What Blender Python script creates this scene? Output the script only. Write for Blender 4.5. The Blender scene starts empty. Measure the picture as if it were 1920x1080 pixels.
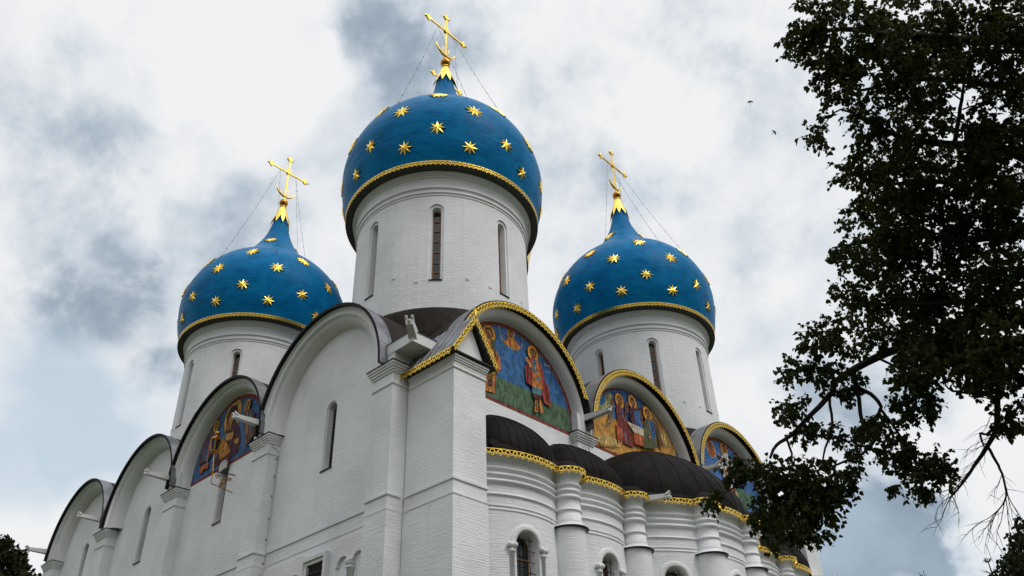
import bpy, math, random
import numpy as np
from mathutils import Vector, noise as mnoise
from mathutils.geometry import tessellate_polygon
R_ = math.radians
PI = math.pi
random.seed(7)
scene = bpy.context.scene
COL = scene.collection

# ------------------------------------------------------------------ camera, sky, sun, exposure
CAM = np.array([21.2920, -16.3612, 2.2722])
YAW, PITCH, ROLL = R_(42.7438), R_(32.4982), R_(-2.1688)
FPX, SHY = 1528.6956, 86.9801
Fw = np.array([-math.sin(YAW)*math.cos(PITCH), math.cos(YAW)*math.cos(PITCH), math.sin(PITCH)])
_R0 = np.array([math.cos(YAW), math.sin(YAW), 0.0]); _U0 = np.cross(_R0, Fw)
Rt = _R0*math.cos(ROLL) + _U0*math.sin(ROLL)
Up = -_R0*math.sin(ROLL) + _U0*math.cos(ROLL)
def ray(px, py):
    return Fw + Rt*(px-960)/FPX - Up*(py-540-SHY)/FPX
def at(px, py, ax, c):            # point of the photograph on a plane of the building
    d = ray(px, py); i = 'xyz'.index(ax); t = (c-CAM[i])/d[i]
    return Vector(CAM + t*d)
def far(px, py, dist):            # point along a sight line at a given distance
    d = ray(px, py); return Vector(CAM + d/np.linalg.norm(d)*dist)

cam = bpy.data.cameras.new('camera'); camo = bpy.data.objects.new('camera', cam); COL.objects.link(camo)
from mathutils import Matrix
camo.matrix_world = Matrix(((Rt[0], Up[0], -Fw[0], CAM[0]), (Rt[1], Up[1], -Fw[1], CAM[1]), (Rt[2], Up[2], -Fw[2], CAM[2]), (0, 0, 0, 1)))
cam.sensor_width = 36; cam.lens = FPX/1920*36; cam.shift_y = SHY/1920; cam.clip_end = 6000; cam.clip_start = .1
scene.camera = camo
scene.render.resolution_x, scene.render.resolution_y = 1024, 576
scene.view_settings.view_transform = 'Standard'; scene.view_settings.look = 'None'
scene.view_settings.exposure = 0.0; scene.view_settings.gamma = 1.0
SUN_EL, SUN_AZ = R_(54), R_(8)   # azimuth measured from +x towards +y
sd = Vector((math.cos(SUN_EL)*math.cos(SUN_AZ), math.cos(SUN_EL)*math.sin(SUN_AZ), math.sin(SUN_EL)))
sl = bpy.data.lights.new('sun', 'SUN'); sl.energy = 1.5; sl.angle = R_(25); sl.color = (1, .965, .91)
so = bpy.data.objects.new('sun', sl); COL.objects.link(so); so.rotation_euler = (-sd).to_track_quat('-Z', 'Y').to_euler()

class NT:
    def __init__(s, tree): s.t = tree; tree.nodes.clear()
    def n(s, typ, **kw):
        nd = s.t.nodes.new(typ)
        for k, v in kw.items():
            if k.startswith('i_'): nd.inputs[k[2:].replace('_', ' ')].default_value = v
            else: setattr(nd, k, v)
        return nd
    def l(s, a, b): s.t.links.new(a, b)
    def math(s, op, a, b=None, c=None, clamp=False):
        nd = s.t.nodes.new('ShaderNodeMath'); nd.operation = op; nd.use_clamp = clamp
        for i, v in enumerate((a, b, c)):
            if v is None: continue
            if isinstance(v, (int, float)): nd.inputs[i].default_value = v
            else: s.l(v, nd.inputs[i])
        return nd.outputs[0]
    def mix(s, f, a, b, typ='MIX'):
        nd = s.t.nodes.new('ShaderNodeMix'); nd.data_type = 'RGBA'; nd.blend_type = typ
        for i, v in ((0, f), (6, a), (7, b)):
            if isinstance(v, (int, float)): nd.inputs[i].default_value = v
            elif isinstance(v, tuple): nd.inputs[i].default_value = v if len(v) == 4 else v+(1,)
            else: s.l(v, nd.inputs[i])
        return nd.outputs[2]
    def noise(s, vec, scale, detail=4, rough=.55, dist=0):
        nd = s.t.nodes.new('ShaderNodeTexNoise'); nd.inputs['Scale'].default_value = scale
        nd.inputs['Detail'].default_value = detail; nd.inputs['Roughness'].default_value = rough; nd.inputs['Distortion'].default_value = dist
        if vec is not None: s.l(vec, nd.inputs['Vector'])
        return nd
    def ramp(s, f, stops):
        nd = s.t.nodes.new('ShaderNodeValToRGB'); e = nd.color_ramp.elements
        while len(e) < len(stops): e.new(.5)
        for k, (p, c) in enumerate(stops):
            e[k].position = p; e[k].color = c if len(c) == 4 else c+(1,)
        s.l(f, nd.inputs[0]); return nd.outputs[0]
    def maprange(s, v, a, b, c=0, d=1, smooth=True):
        nd = s.t.nodes.new('ShaderNodeMapRange'); nd.interpolation_type = 'SMOOTHSTEP' if smooth else 'LINEAR'
        s.l(v, nd.inputs[0])
        for i, q in enumerate((a, b, c, d)): nd.inputs[i+1].default_value = q
        return nd.outputs[0]
    def vmath(s, op, a, b=None):
        nd = s.t.nodes.new('ShaderNodeVectorMath'); nd.operation = op
        for i, v in enumerate((a, b)):
            if v is None: continue
            if isinstance(v, tuple): nd.inputs[i].default_value = v
            else: s.l(v, nd.inputs[i])
        return nd

world = bpy.data.worlds.new('World'); scene.world = world; world.use_nodes = True
w = NT(world.node_tree)
sky = w.n('ShaderNodeTexSky', sky_type='NISHITA', sun_disc=False, sun_elevation=SUN_EL, sun_rotation=PI/2-SUN_AZ)
tc = w.n('ShaderNodeTexCoord'); D = tc.outputs['Generated']
wn = w.noise(D, 2.6, 5, .55)
warp = w.vmath('SUBTRACT', wn.outputs['Color'], (.5, .5, .5)).outputs[0]
wn2 = w.noise(D, 9, 4, .6); warp2 = w.vmath('SUBTRACT', wn2.outputs['Color'], (.5, .5, .5)).outputs[0]
sc1 = w.vmath('SCALE', warp); sc1.inputs[3].default_value = .17
sc2 = w.vmath('SCALE', warp2); sc2.inputs[3].default_value = .05
DW = w.vmath('NORMALIZE', w.vmath('ADD', w.vmath('ADD', D, sc1.outputs[0]).outputs[0], sc2.outputs[0]).outputs[0]).outputs[0]
def blobs(lst):
    tot = None
    for px, py, r, amt in lst:
        d = ray(px, py); d = d/np.linalg.norm(d); a = r/FPX*.85
        dp = w.vmath('DOT_PRODUCT', DW, tuple(float(q) for q in d)).outputs['Value']
        m = w.math('MULTIPLY', w.maprange(dp, math.cos(a*1.5), math.cos(a*.2)), amt)
        tot = m if tot is None else w.math('ADD', tot, m)
    return tot
# grey cloud undersides, and thin places where blue shows
GREY = [(735, 120, 120, .36), (640, 30, 90, .25), (860, 40, 110, .28), (990, 90, 130, .2), (170, 535, 100, .29), (290, 560, 90, .30), (390, 520, 60, .2), (90, 590, 80, .3), (300, 690, 55, .5),
        (470, 430, 110, .3), (200, 380, 160, .16), (1260, 70, 150, .22), (1380, 160, 120, .2), (1690, 950, 90, .6), (1630, 1030, 110, 1.0), (1730, 1050, 120, 1.0), (1850, 960, 80, .2), (1640, 740, 110, .45),
        (1480, 560, 120, .12), (1090, 270, 130, .2), (1230, 330, 80, .3), (130, 150, 140, .12), (100, 300, 120, .14), (330, 130, 100, .1), (1420, 420, 90, .15), (760, 180, 60, .2)]
BLUE = [(70, 780, 140, .6), (230, 770, 100, .45), (40, 880, 90, .5), (110, 690, 90, .4), (180, 840, 70, .5), (1800, 1040, 100, .3), (1600, 1000, 110, .35), (1235, 350, 50, .35), (1570, 960, 80, .3)]
WHITE = [(160, 960, 90, .8), (60, 1000, 80, .6), (300, 800, 80, .6), (230, 840, 50, .5), (1500, 600, 130, .3), (1860, 880, 90, .5), (1700, 830, 60, .4), (480, 130, 130, .3), (1250, 190, 90, .2), (1830, 1000, 45, .5), (560, 60, 60, .3)]
n1 = w.noise(D, 4.2, 10, .6, .3).outputs['Fac']
n2 = w.noise(D, 11, 8, .6, .2).outputs['Fac']
dens = w.math('ADD', w.math('MULTIPLY', w.math('SUBTRACT', n1, .5), 1.15), w.math('MULTIPLY', w.math('SUBTRACT', n2, .5), .95))
brk = w.maprange(w.math('ADD', w.math('MULTIPLY', n1, .55), w.math('MULTIPLY', n2, .45)), .36, .62, .45, 1.3)
g = w.math('ADD', w.math('SUBTRACT', w.math('MULTIPLY', blobs(GREY), brk), blobs(WHITE)), w.math('ADD', dens, .13), clamp=True)
cloud = w.ramp(g, [(0, (8.35, 8.45, 8.6)), (.22, (7.55, 7.8, 8.1)), (.5, (5.6, 6.2, 6.85)), (.78, (3.5, 4.2, 4.95)), (1, (2.5, 3.2, 4.0))])
b = w.math('MULTIPLY', w.math('ADD', blobs(BLUE), w.math('MULTIPLY', dens, .8)), 1.0, clamp=True)
# thin haze under the open blue so that the sky stays pale
pale = w.mix(.72, sky.outputs[0], (6.1, 7.4, 8.3))
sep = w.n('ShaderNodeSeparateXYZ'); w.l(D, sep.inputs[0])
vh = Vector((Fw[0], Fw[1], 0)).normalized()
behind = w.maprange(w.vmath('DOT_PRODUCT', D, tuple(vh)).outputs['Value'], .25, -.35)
unseen_sky_gain = w.maprange(w.math('ADD', sep.outputs['Z'], w.math('MULTIPLY', dens, .35)), .15, .85, .74, 1.3)
unseen_sky_gain = w.math('MULTIPLY', unseen_sky_gain, w.maprange(w.math('ADD', sep.outputs['Z'], w.math('MULTIPLY', dens, .12)), .04, .32, .14, 1.0))  # unseen sky behind the camera, dimmed low down to darken the dome undersides
lift_ = w.math('ADD', w.math('MULTIPLY', behind, unseen_sky_gain), w.math('SUBTRACT', 1.0, behind))
lift_ = w.math('MULTIPLY', lift_, w.maprange(sep.outputs['Z'], .80, .97, 1.0, 1.75))  # zenith above the frame brightened to lighten the dome tops
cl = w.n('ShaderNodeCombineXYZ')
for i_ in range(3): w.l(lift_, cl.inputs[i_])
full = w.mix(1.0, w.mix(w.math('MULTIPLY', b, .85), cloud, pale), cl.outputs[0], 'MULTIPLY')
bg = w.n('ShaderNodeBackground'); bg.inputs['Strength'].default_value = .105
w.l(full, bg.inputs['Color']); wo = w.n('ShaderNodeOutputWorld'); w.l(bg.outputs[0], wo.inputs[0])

# ------------------------------------------------------------------ materials
def mat(name, color, rough=.6, metal=0, spec=.5):
    m = bpy.data.materials.new(name); m.use_nodes = True; t = NT(m.node_tree)
    p = t.n('ShaderNodeBsdfPrincipled'); o = t.n('ShaderNodeOutputMaterial'); t.l(p.outputs[0], o.inputs[0])
    p.inputs['Base Color'].default_value = color+(1,); p.inputs['Roughness'].default_value = rough
    p.inputs['Metallic'].default_value = metal; p.inputs['Specular IOR Level'].default_value = spec
    return m, t, p
def bump(t, p, h, strength, dist, chain=None):
    b = t.n('ShaderNodeBump'); b.inputs['Strength'].default_value = strength; b.inputs['Distance'].default_value = dist
    t.l(h, b.inputs['Height'])
    if chain: t.l(chain, b.inputs['Normal'])
    t.l(b.outputs[0], p.inputs['Normal']); return b.outputs[0]
def whitewash(name, brick=1.0, tint=(.79, .80, .815)):
    m, t, p = mat(name, tint, .9, 0, .2)
    tc = t.n('ShaderNodeTexCoord'); uv = tc.outputs['UV']; ob = tc.outputs['Object']
    br = t.n('ShaderNodeTexBrick'); br.offset = .5
    for k, v in (('Scale', 1.0), ('Mortar Size', .014), ('Mortar Smooth', .6), ('Bias', 0), ('Brick Width', .3), ('Row Height', .088)): br.inputs[k].default_value = v
    br.inputs['Color1'].default_value = (1, 1, 1, 1); br.inputs['Color2'].default_value = (.7, .7, .7, 1); br.inputs['Mortar'].default_value = (0, 0, 0, 1)
    wob = t.noise(uv, 2.2, 3); ws = t.vmath('SCALE', t.vmath('SUBTRACT', wob.outputs['Color'], (.5, .5, .5)).outputs[0]); ws.inputs[3].default_value = .06
    t.l(t.vmath('ADD', uv, ws.outputs[0]).outputs[0], br.inputs['Vector'])
    mp = t.n('ShaderNodeMapping'); mp.inputs['Scale'].default_value = (1.6, 11, 1); t.l(uv, mp.inputs['Vector'])
    st = t.noise(mp.outputs[0], 1.0, 5, .65)
    gate = t.maprange(t.noise(ob, .45, 4, .6).outputs['Fac'], .38, .68)
    h = t.math('ADD', t.math('MULTIPLY', br.outputs['Color'], t.math('MULTIPLY', gate, 1.0*brick)), t.math('MULTIPLY', st.outputs['Fac'], 1.15))
    h = t.math('ADD', h, t.math('MULTIPLY', t.noise(ob, 14, 4).outputs['Fac'], .4))
    bump(t, p, h, .5, .04)
    big = t.noise(ob, .35, 5, .6).outputs['Fac']
    c1 = t.mix(t.maprange(big, .35, .7), tint+(1,), tuple(q*.86 for q in tint)+(1,))
    drk = t.maprange(st.outputs['Fac'], .58, .76)                       # thin worn joints
    c2 = t.mix(t.math('MULTIPLY', t.math('MULTIPLY', drk, gate), .36*brick), c1, (.32, .32, .31, 1))
    mp2 = t.n('ShaderNodeMapping'); mp2.inputs['Scale'].default_value = (1.9, .12, 1); t.l(uv, mp2.inputs['Vector'])
    run = t.maprange(t.noise(mp2.outputs[0], 1.0, 5, .7).outputs['Fac'], .56, .82)   # rain runs
    c3 = t.mix(t.math('MULTIPLY', run, .3), c2, (.42, .42, .4, 1))
    t.l(c3, p.inputs['Base Color'])
    return m
WHITE_WALL = whitewash('whitewashed_brick')
WHITE_TRIM = whitewash('whitewashed_moulding', .25, (.76, .765, .765))
def gold_mat(name, col, rough, bs=.25):
    m, t, p = mat(name, col, rough, 1.0)
    tc = t.n('ShaderNodeTexCoord'); n = t.noise(tc.outputs['Object'], 6, 4)
    bump(t, p, n.outputs['Fac'], bs, .03)
    t.l(t.mix(t.maprange(n.outputs['Fac'], .35, .7), col+(1,), (col[0]*.8, col[1]*.66, col[2]*.5, 1)), p.inputs['Base Color'])
    return m
GOLD = gold_mat('gilded_metal', (1.0, .72, .13), .28)
GOLD_DOME = gold_mat('gilded_dome_sheet', (.95, .68, .16), .32)
GOLD_OLD = gold_mat('dull_gilt', (.50, .25, .05), .38)
def blue_mat():
    m, t, p = mat('blue_dome_paint', (.017, .165, .42), .36, 0, .022)
    tc = t.n('ShaderNodeTexCoord'); uv = tc.outputs['UV']; ob = tc.outputs['Object']
    br = t.n('ShaderNodeTexBrick'); br.offset = .5
    for k, v in (('Scale', 1.0), ('Mortar Size', .012), ('Mortar Smooth', .3), ('Brick Width', 1.3), ('Row Height', .62)): br.inputs[k].default_value = v
    br.inputs['Color1'].default_value = (1, 1, 1, 1); br.inputs['Color2'].default_value = (.80, .82, .84, 1); br.inputs['Mortar'].default_value = (.35, .35, .38, 1)
    t.l(uv, br.inputs['Vector'])
    n = t.noise(ob, 1.1, 5, .6)
    base = t.mix(t.maprange(n.outputs['Fac'], .3, .75), (.004, .175, .40, 1), (.002, .115, .29, 1))
    t.l(t.mix(.42, base, br.outputs['Color'], 'MULTIPLY'), p.inputs['Base Color'])
    mp = t.n('ShaderNodeMapping'); mp.inputs['Scale'].default_value = (.7, 1.6, 1); t.l(uv, mp.inputs['Vector'])
    wv = t.noise(mp.outputs[0], 1.0, 3)
    b1 = bump(t, p, wv.outputs['Fac'], .3, .16)
    bump(t, p, br.outputs['Color'], .15, .02, b1)
    return m
BLUE_PAINT = blue_mat()
def sheet(name, c1, c2, rough, metal, bw=1.0, rh=.55, spec=.5):
    m, t, p = mat(name, c1, rough, metal, spec)
    tc = t.n('ShaderNodeTexCoord'); uv = tc.outputs['UV']; ob = tc.outputs['Object']
    br = t.n('ShaderNodeTexBrick'); br.offset = .5
    for k, v in (('Scale', 1.0), ('Mortar Size', .016), ('Mortar Smooth', .2), ('Brick Width', bw), ('Row Height', rh)): br.inputs[k].default_value = v
    br.inputs['Color1'].default_value = (1, 1, 1, 1); br.inputs['Color2'].default_value = (.6, .6, .6, 1); br.inputs['Mortar'].default_value = (.3, .3, .3, 1)
    t.l(uv, br.inputs['Vector'])
    n = t.noise(ob, 1.7, 6, .65)
    t.l(t.mix(.8, t.mix(t.maprange(n.outputs['Fac'], .35, .68), c1+(1,), c2+(1,)), br.outputs['Color'], 'MULTIPLY'), p.inputs['Base Color'])
    b1 = bump(t, p, n.outputs['Fac'], .35, .05); bump(t, p, br.outputs['Color'], .6, .02, b1)
    return m
ROOF_DARK = sheet('dark_roof_sheet', (.006, .0052, .005), (.015, .012, .011), .6, 0, .9, .6, .05)
ROOF_BROWN = sheet('brown_copper_sheet', (.012, .009, .007), (.030, .020, .013), .6, 0, .7, .5, .12)
ROOF_GREY = sheet('zinc_sheet', (.16, .165, .18), (.27, .28, .31), .42, .5, 1.1, .5)
IRON = mat('black_iron', (.012, .012, .013), .5, .3)[0]
EDGE = mat('roof_edge_sheet', (.016, .017, .018), .7, 0, .1)[0]
SOFFIT = mat('soffit_board', (.055, .05, .045), .8)[0]
WOOD = mat('brown_window_wood', (.26, .105, .03), .5)[0]
GLASS = mat('dark_window_glass', (.012, .018, .02), .08, 0, .6)[0]
DARKIN = mat('dark_interior', (.01, .01, .01), .9)[0]
REDBACK = mat('red_oxide', (.16, .02, .012), .6)[0]
PIPE = mat('painted_waterspout', (.62, .62, .60), .55)[0]
CABLE = mat('grey_cable', (.22, .21, .2), .7)[0]
CHAIN = mat('steel_chain', (.06, .055, .05), .5, .6)[0]
def bark_mat(name, c):
    m, t, p = mat(name, c, .95, 0, .1); tc = t.n('ShaderNodeTexCoord')
    n = t.noise(tc.outputs['Object'], 9, 5); bump(t, p, n.outputs['Fac'], .8, .03)
    t.l(t.mix(n.outputs['Fac'], tuple(q*.6 for q in c)+(1,), tuple(q*1.3 for q in c)+(1,)), p.inputs['Base Color']); return m
BARK = bark_mat('dark_bark', (.03, .024, .02))
def leaf_mat(name, c, tr=.3):
    m, t, p = mat(name, c, .7, 0, .12)
    info = t.n('ShaderNodeTexCoord'); n = t.noise(info.outputs['Object'], .9, 3); n2 = t.noise(info.outputs['Object'], 9, 1)
    f = t.math('ADD', t.math('MULTIPLY', n.outputs['Fac'], .5), t.math('MULTIPLY', n2.outputs['Fac'], .5))
    cc = t.mix(t.maprange(f, .35, .65), tuple(q*.62 for q in c)+(1,), (c[0]*1.45, c[1]*1.3, c[2], 1)); t.l(cc, p.inputs['Base Color'])
    tl = t.n('ShaderNodeBsdfTranslucent'); t.l(t.mix(.5, cc, (.09, .10, .01, 1)), tl.inputs['Color'])
    mx = t.n('ShaderNodeMixShader'); mx.inputs[0].default_value = tr
    t.l(p.outputs[0], mx.inputs[1]); t.l(tl.outputs[0], mx.inputs[2])
    o = [q for q in t.t.nodes if q.type == 'OUTPUT_MATERIAL'][0]; t.l(mx.outputs[0], o.inputs[0]); return m
LEAF = leaf_mat('linden_leaf', (.022, .034, .007), .22)
LEAF_FAR = leaf_mat('far_leaf', (.014, .022, .007), .06)
NEEDLE = leaf_mat('spruce_needle', (.020, .036, .022), .05)
_fres = {}
def fresco(c):
    k = tuple(round(q, 3) for q in c)
    if k in _fres: return _fres[k]
    m, t, p = mat('fresco_paint', c, .8, 0, .15); tc = t.n('ShaderNodeTexCoord')
    n = t.noise(tc.outputs['Object'], 3.5, 6, .7)
    mp = t.n('ShaderNodeMapping'); mp.inputs['Scale'].default_value = (5, 5, 1.2); t.l(tc.outputs['Object'], mp.inputs['Vector'])
    n3 = t.noise(mp.outputs[0], 1.6, 4, .6)
    mp2 = t.n('ShaderNodeMapping'); mp2.inputs['Scale'].default_value = (13, 13, 3.2); mp2.inputs['Rotation'].default_value = (.2, .15, 0); t.l(tc.outputs['Object'], mp2.inputs['Vector'])
    n4 = t.noise(mp2.outputs[0], 1.0, 3, .6)
    f = t.math('ADD', t.math('ADD', t.math('MULTIPLY', n.outputs['Fac'], .4), t.math('MULTIPLY', n3.outputs['Fac'], .25)), t.math('MULTIPLY', n4.outputs['Fac'], .35))
    t.l(t.mix(t.maprange(f, .38, .62), tuple(q*.5 for q in c)+(1,), tuple(min(1, q*1.4+.015) for q in c)+(1,)), p.inputs['Base Color'])
    old = p.inputs['Base Color'].links[0].from_socket            # faded, rubbed patches
    wear = t.maprange(t.noise(tc.outputs['Object'], 2.3, 8, .75).outputs['Fac'], .54, .74)
    t.l(t.mix(t.math('MULTIPLY', wear, .25), old, (.20, .21, .22, 1)), p.inputs['Base Color'])
    _fres[k] = m; return m

# ------------------------------------------------------------------ mesh helpers
class MB:
    def __init__(s): s.v = []; s.f = []; s.m = []; s.uv = []; s.sm = []
    def add(s, vs, fs, m=0, uv=None, smooth=False):
        o = len(s.v); s.v += [tuple(q) for q in vs]
        for f in fs:
            s.f.append(tuple(i+o for i in f)); s.m.append(m); s.sm.append(smooth)
            s.uv.append([uv[i] for i in f] if uv else None)
    def box(s, x0, x1, y0, y1, z0, z1, m=0):
        v = [(x, y, z) for z in (z0, z1) for y in (y0, y1) for x in (x0, x1)]
        s.add(v, [(0, 2, 3, 1), (4, 5, 7, 6), (0, 1, 5, 4), (2, 6, 7, 3), (0, 4, 6, 2), (1, 3, 7, 5)], m)
    def hexa(s, v8, m=0):      # 8 corners, bottom ring then top ring
        s.add(v8, [(3, 2, 1, 0), (4, 5, 6, 7), (0, 1, 5, 4), (1, 2, 6, 5), (2, 3, 7, 6), (3, 0, 4, 7)], m)
    def grid(s, P, m=0, smooth=True, closed=False, uvf=None):
        n, k = len(P), len(P[0]); vs = [q for r in P for q in r]; fs = []
        uv = [uvf(i, j) for i in range(n) for j in range(k)] if uvf else None
        for i in range(n-1):
            for j in range(k-1): fs.append((i*k+j, i*k+j+1, (i+1)*k+j+1, (i+1)*k+j))
            if closed: fs.append((i*k+k-1, i*k, (i+1)*k, (i+1)*k+k-1))
        s.add(vs, fs, m, uv, smooth)
    def lathe(s, prof, n=48, a0=0, a1=2*PI, c=(0, 0), m=0, smooth=True):
        full = abs(a1-a0-2*PI) < 1e-6
        A = [a0+(a1-a0)*j/n for j in range(n+1)]
        L = [0]
        for (r0, z0), (r1, z1) in zip(prof, prof[1:]): L.append(L[-1]+math.hypot(r1-r0, z1-z0))
        rm = max(r for r, z in prof)
        P = [[(c[0]+r*math.cos(a), c[1]+r*math.sin(a), z) for a in A] for r, z in prof]
        s.grid(P, m, smooth, False, lambda i, j: (A[j]*rm, L[i]))
    def tube(s, pts, rad, n=6, m=0, smooth=True, cap=True):
        pts = [Vector(p) for p in pts]; P = []; prev = None
        if not isinstance(rad, (list, tuple)): rad = [rad]*len(pts)
        for i, p in enumerate(pts):
            t = (pts[min(i+1, len(pts)-1)]-pts[max(i-1, 0)])
            if t.length < 1e-9: t = Vector((0, 0, 1))
            t.normalize()
            if prev is None:
                a = Vector((0, 0, 1)) if abs(t.z) < .9 else Vector((1, 0, 0)); u = t.cross(a).normalized()
            else:
                u = (prev-t*prev.dot(t)).normalized()
            prev = u; v = t.cross(u)
            P.append([p+(u*math.cos(2*PI*j/n)+v*math.sin(2*PI*j/n))*rad[i] for j in range(n)])
        o = len(s.v); s.grid(P, m, smooth, True)
        if cap:
            s.add(P[0], [tuple(range(n))[::-1]], m); s.add(P[-1], [tuple(range(n))], m)
    def ball(s, c, r, m=0, n=12, k=8, sz=1.0):
        s.lathe([(max(1e-4, r*math.sin(PI*i/k)), c[2]-r*sz*math.cos(PI*i/k)) for i in range(k+1)], n, 0, 2*PI, (c[0], c[1]), m)
    def build(s, name, mats, parent=None, org=(0, 0, 0)):
        me = bpy.data.meshes.new(name); po = ORG.get(parent.name, Vector()) if parent else Vector()
        org = Vector(org)
        me.from_pydata([tuple(Vector(q)-org) for q in s.v], [], s.f)
        for q in (mats if isinstance(mats, (list, tuple)) else [mats]): me.materials.append(q)
        me.polygons.foreach_set('material_index', s.m); me.polygons.foreach_set('use_smooth', s.sm)
        ul = me.uv_layers.new(name='UVMap'); dat = np.zeros((len(me.loops), 2), np.float32)
        V = s.v; li = 0
        for f, u in zip(s.f, s.uv):
            if u: 
                for q in u: dat[li] = q; li += 1
            else:
                a, b, c = (np.array(V[f[0]]), np.array(V[f[1]]), np.array(V[f[2]])); nn = np.cross(b-a, c-a); l = np.linalg.norm(nn)
                nn = nn/l if l > 1e-12 else np.array((0, 0, 1.))
                if abs(nn[2]) > .75: 
                    for i in f: dat[li] = (V[i][0], V[i][1]); li += 1
                else:
                    h = math.hypot(nn[0], nn[1]); tx, ty = -nn[1]/h, nn[0]/h
                    for i in f: dat[li] = (V[i][0]*tx+V[i][1]*ty, V[i][2]); li += 1
        ul.data.foreach_set('uv', dat.ravel())
        me.validate(); me.update()
        o = bpy.data.objects.new(name, me); COL.objects.link(o); o.location = org-po
        if parent: o.parent = parent
        ORG[o.name] = org
        return o
ORG = {}
def thing(name, loc, label, cat, group=None):
    o = bpy.data.objects.new(name, None); COL.objects.link(o); o.location = loc; ORG[o.name] = Vector(loc); o.empty_display_size = .3
    return tag(o, label, cat, group)
def tag(o, label, cat, group=None):
    o['label'] = label; o['category'] = cat
    if group: o['group'] = group
    return o
def structure(o): o['kind'] = 'structure'; return o

def lace(mb, f, L, h, w, m=0, th=.025):
    """gilded openwork valance: f(s, t, n) -> point, s along, t down, n outward"""
    n = max(1, round(L/w)); w = L/n
    def quadstrip(pts_in, pts_out):
        k = len(pts_in)
        vs = [f(a, b, th) for a, b in pts_out]+[f(a, b, th) for a, b in pts_in]+[f(a, b, 0) for a, b in pts_out]+[f(a, b, 0) for a, b in pts_in]
        fs = []
        for i in range(k-1):
            fs += [(i, i+1, k+i+1, k+i), (2*k+i, 2*k+i+1, i+1, i), (k+i, k+i+1, 3*k+i+1, 3*k+i)]
        mb.add(vs, fs, m)
    def ring(cs, ct, ro, ri, a0=0, a1=2*PI, q=9, asp=1.0):
        A = [a0+(a1-a0)*i/q for i in range(q+1)]
        quadstrip([(cs+ri*math.cos(a), ct+ri*asp*math.sin(a)) for a in A], [(cs+ro*math.cos(a), ct+ro*asp*math.sin(a)) for a in A])
    for i in range(n):
        s0 = i*w; c = s0+w/2
        quadstrip([(s0, .10*h), (c, .10*h), (s0+w, .10*h)], [(s0, 0), (c, 0), (s0+w, 0)])
        ring(c, .40*h, .36*w, .235*w, q=10, asp=min(1.15, .30*h/(.36*w)))
        ring(s0+w*.02, .62*h, .18*w, .095*w, q=7, asp=min(1.2, .2*h/(.2*w)))
        ring(c, .80*h, .23*w, .14*w, PI*.9, -PI*.9+PI*.0, q=8, asp=min(1.1, .17*h/(.25*w)))
        quadstrip([(c-.05*w, .9*h), (c, h)], [(c+.05*w, .9*h), (c+.012*w, h)])

def holed(mb, fm, u0, u1, v0, vtop, wins, du, m=0, mrev=0, uvs=1.0):
    """wall over (u,v) with arch-topped niches. win: dict(u, chain=[(halfw, sill, spring, depth)...])"""
    us = set(np.round(np.linspace(u0, u1, max(2, int((u1-u0)/du)+1)), 5))
    for W in wins:
        hw = W['chain'][0][0]; us = {q for q in us if abs(q-W['u']) > hw+1e-3}
        us |= {round(W['u']-hw*math.cos(PI*k/10), 5) for k in range(11)}
    us = sorted(us); P = lambda u, v, d=0: fm(u, v, d)
    for a, b in zip(us, us[1:]):
        mid = (a+b)/2; W = next((q for q in wins if abs(q['u']-mid) < q['chain'][0][0]), None)
        segs = [((v0, v0), (vtop(a), vtop(b)))]
        if W:
            hw, si, sp, _ = W['chain'][0]
            tp = lambda u: sp+math.sqrt(max(0, hw*hw-(u-W['u'])**2))
            segs = [((v0, v0), (si, si)), ((tp(a), tp(b)), (vtop(a), vtop(b)))]
        for (a0, b0), (a1, b1) in segs:
            mb.add([P(a, a0), P(b, b0), P(b, b1), P(a, a1)], [(0, 1, 2, 3)], m, [(a*uvs, a0), (b*uvs, b0), (b*uvs, b1), (a*uvs, a1)], True)
    for W in wins:
        def loop(hw, si, sp, d): 
            uc = W['u']; l = [(uc-hw, si), (uc-hw, sp)]+[(uc-hw*math.cos(PI*k/10), sp+hw*math.sin(PI*k/10)) for k in range(1, 10)]+[(uc+hw, sp), (uc+hw, si)]
            return [P(a, b, d) for a, b in l], l
        ch = W['chain']
        for (q0, q1) in zip(ch, ch[1:]):
            A, la = loop(*q0); B, lb = loop(*q1); k = len(A)
            for i in range(k):
                j = (i+1) % k; mb.add([A[i], A[j], B[j], B[i]], [(0, 3, 2, 1)], mrev)

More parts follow.
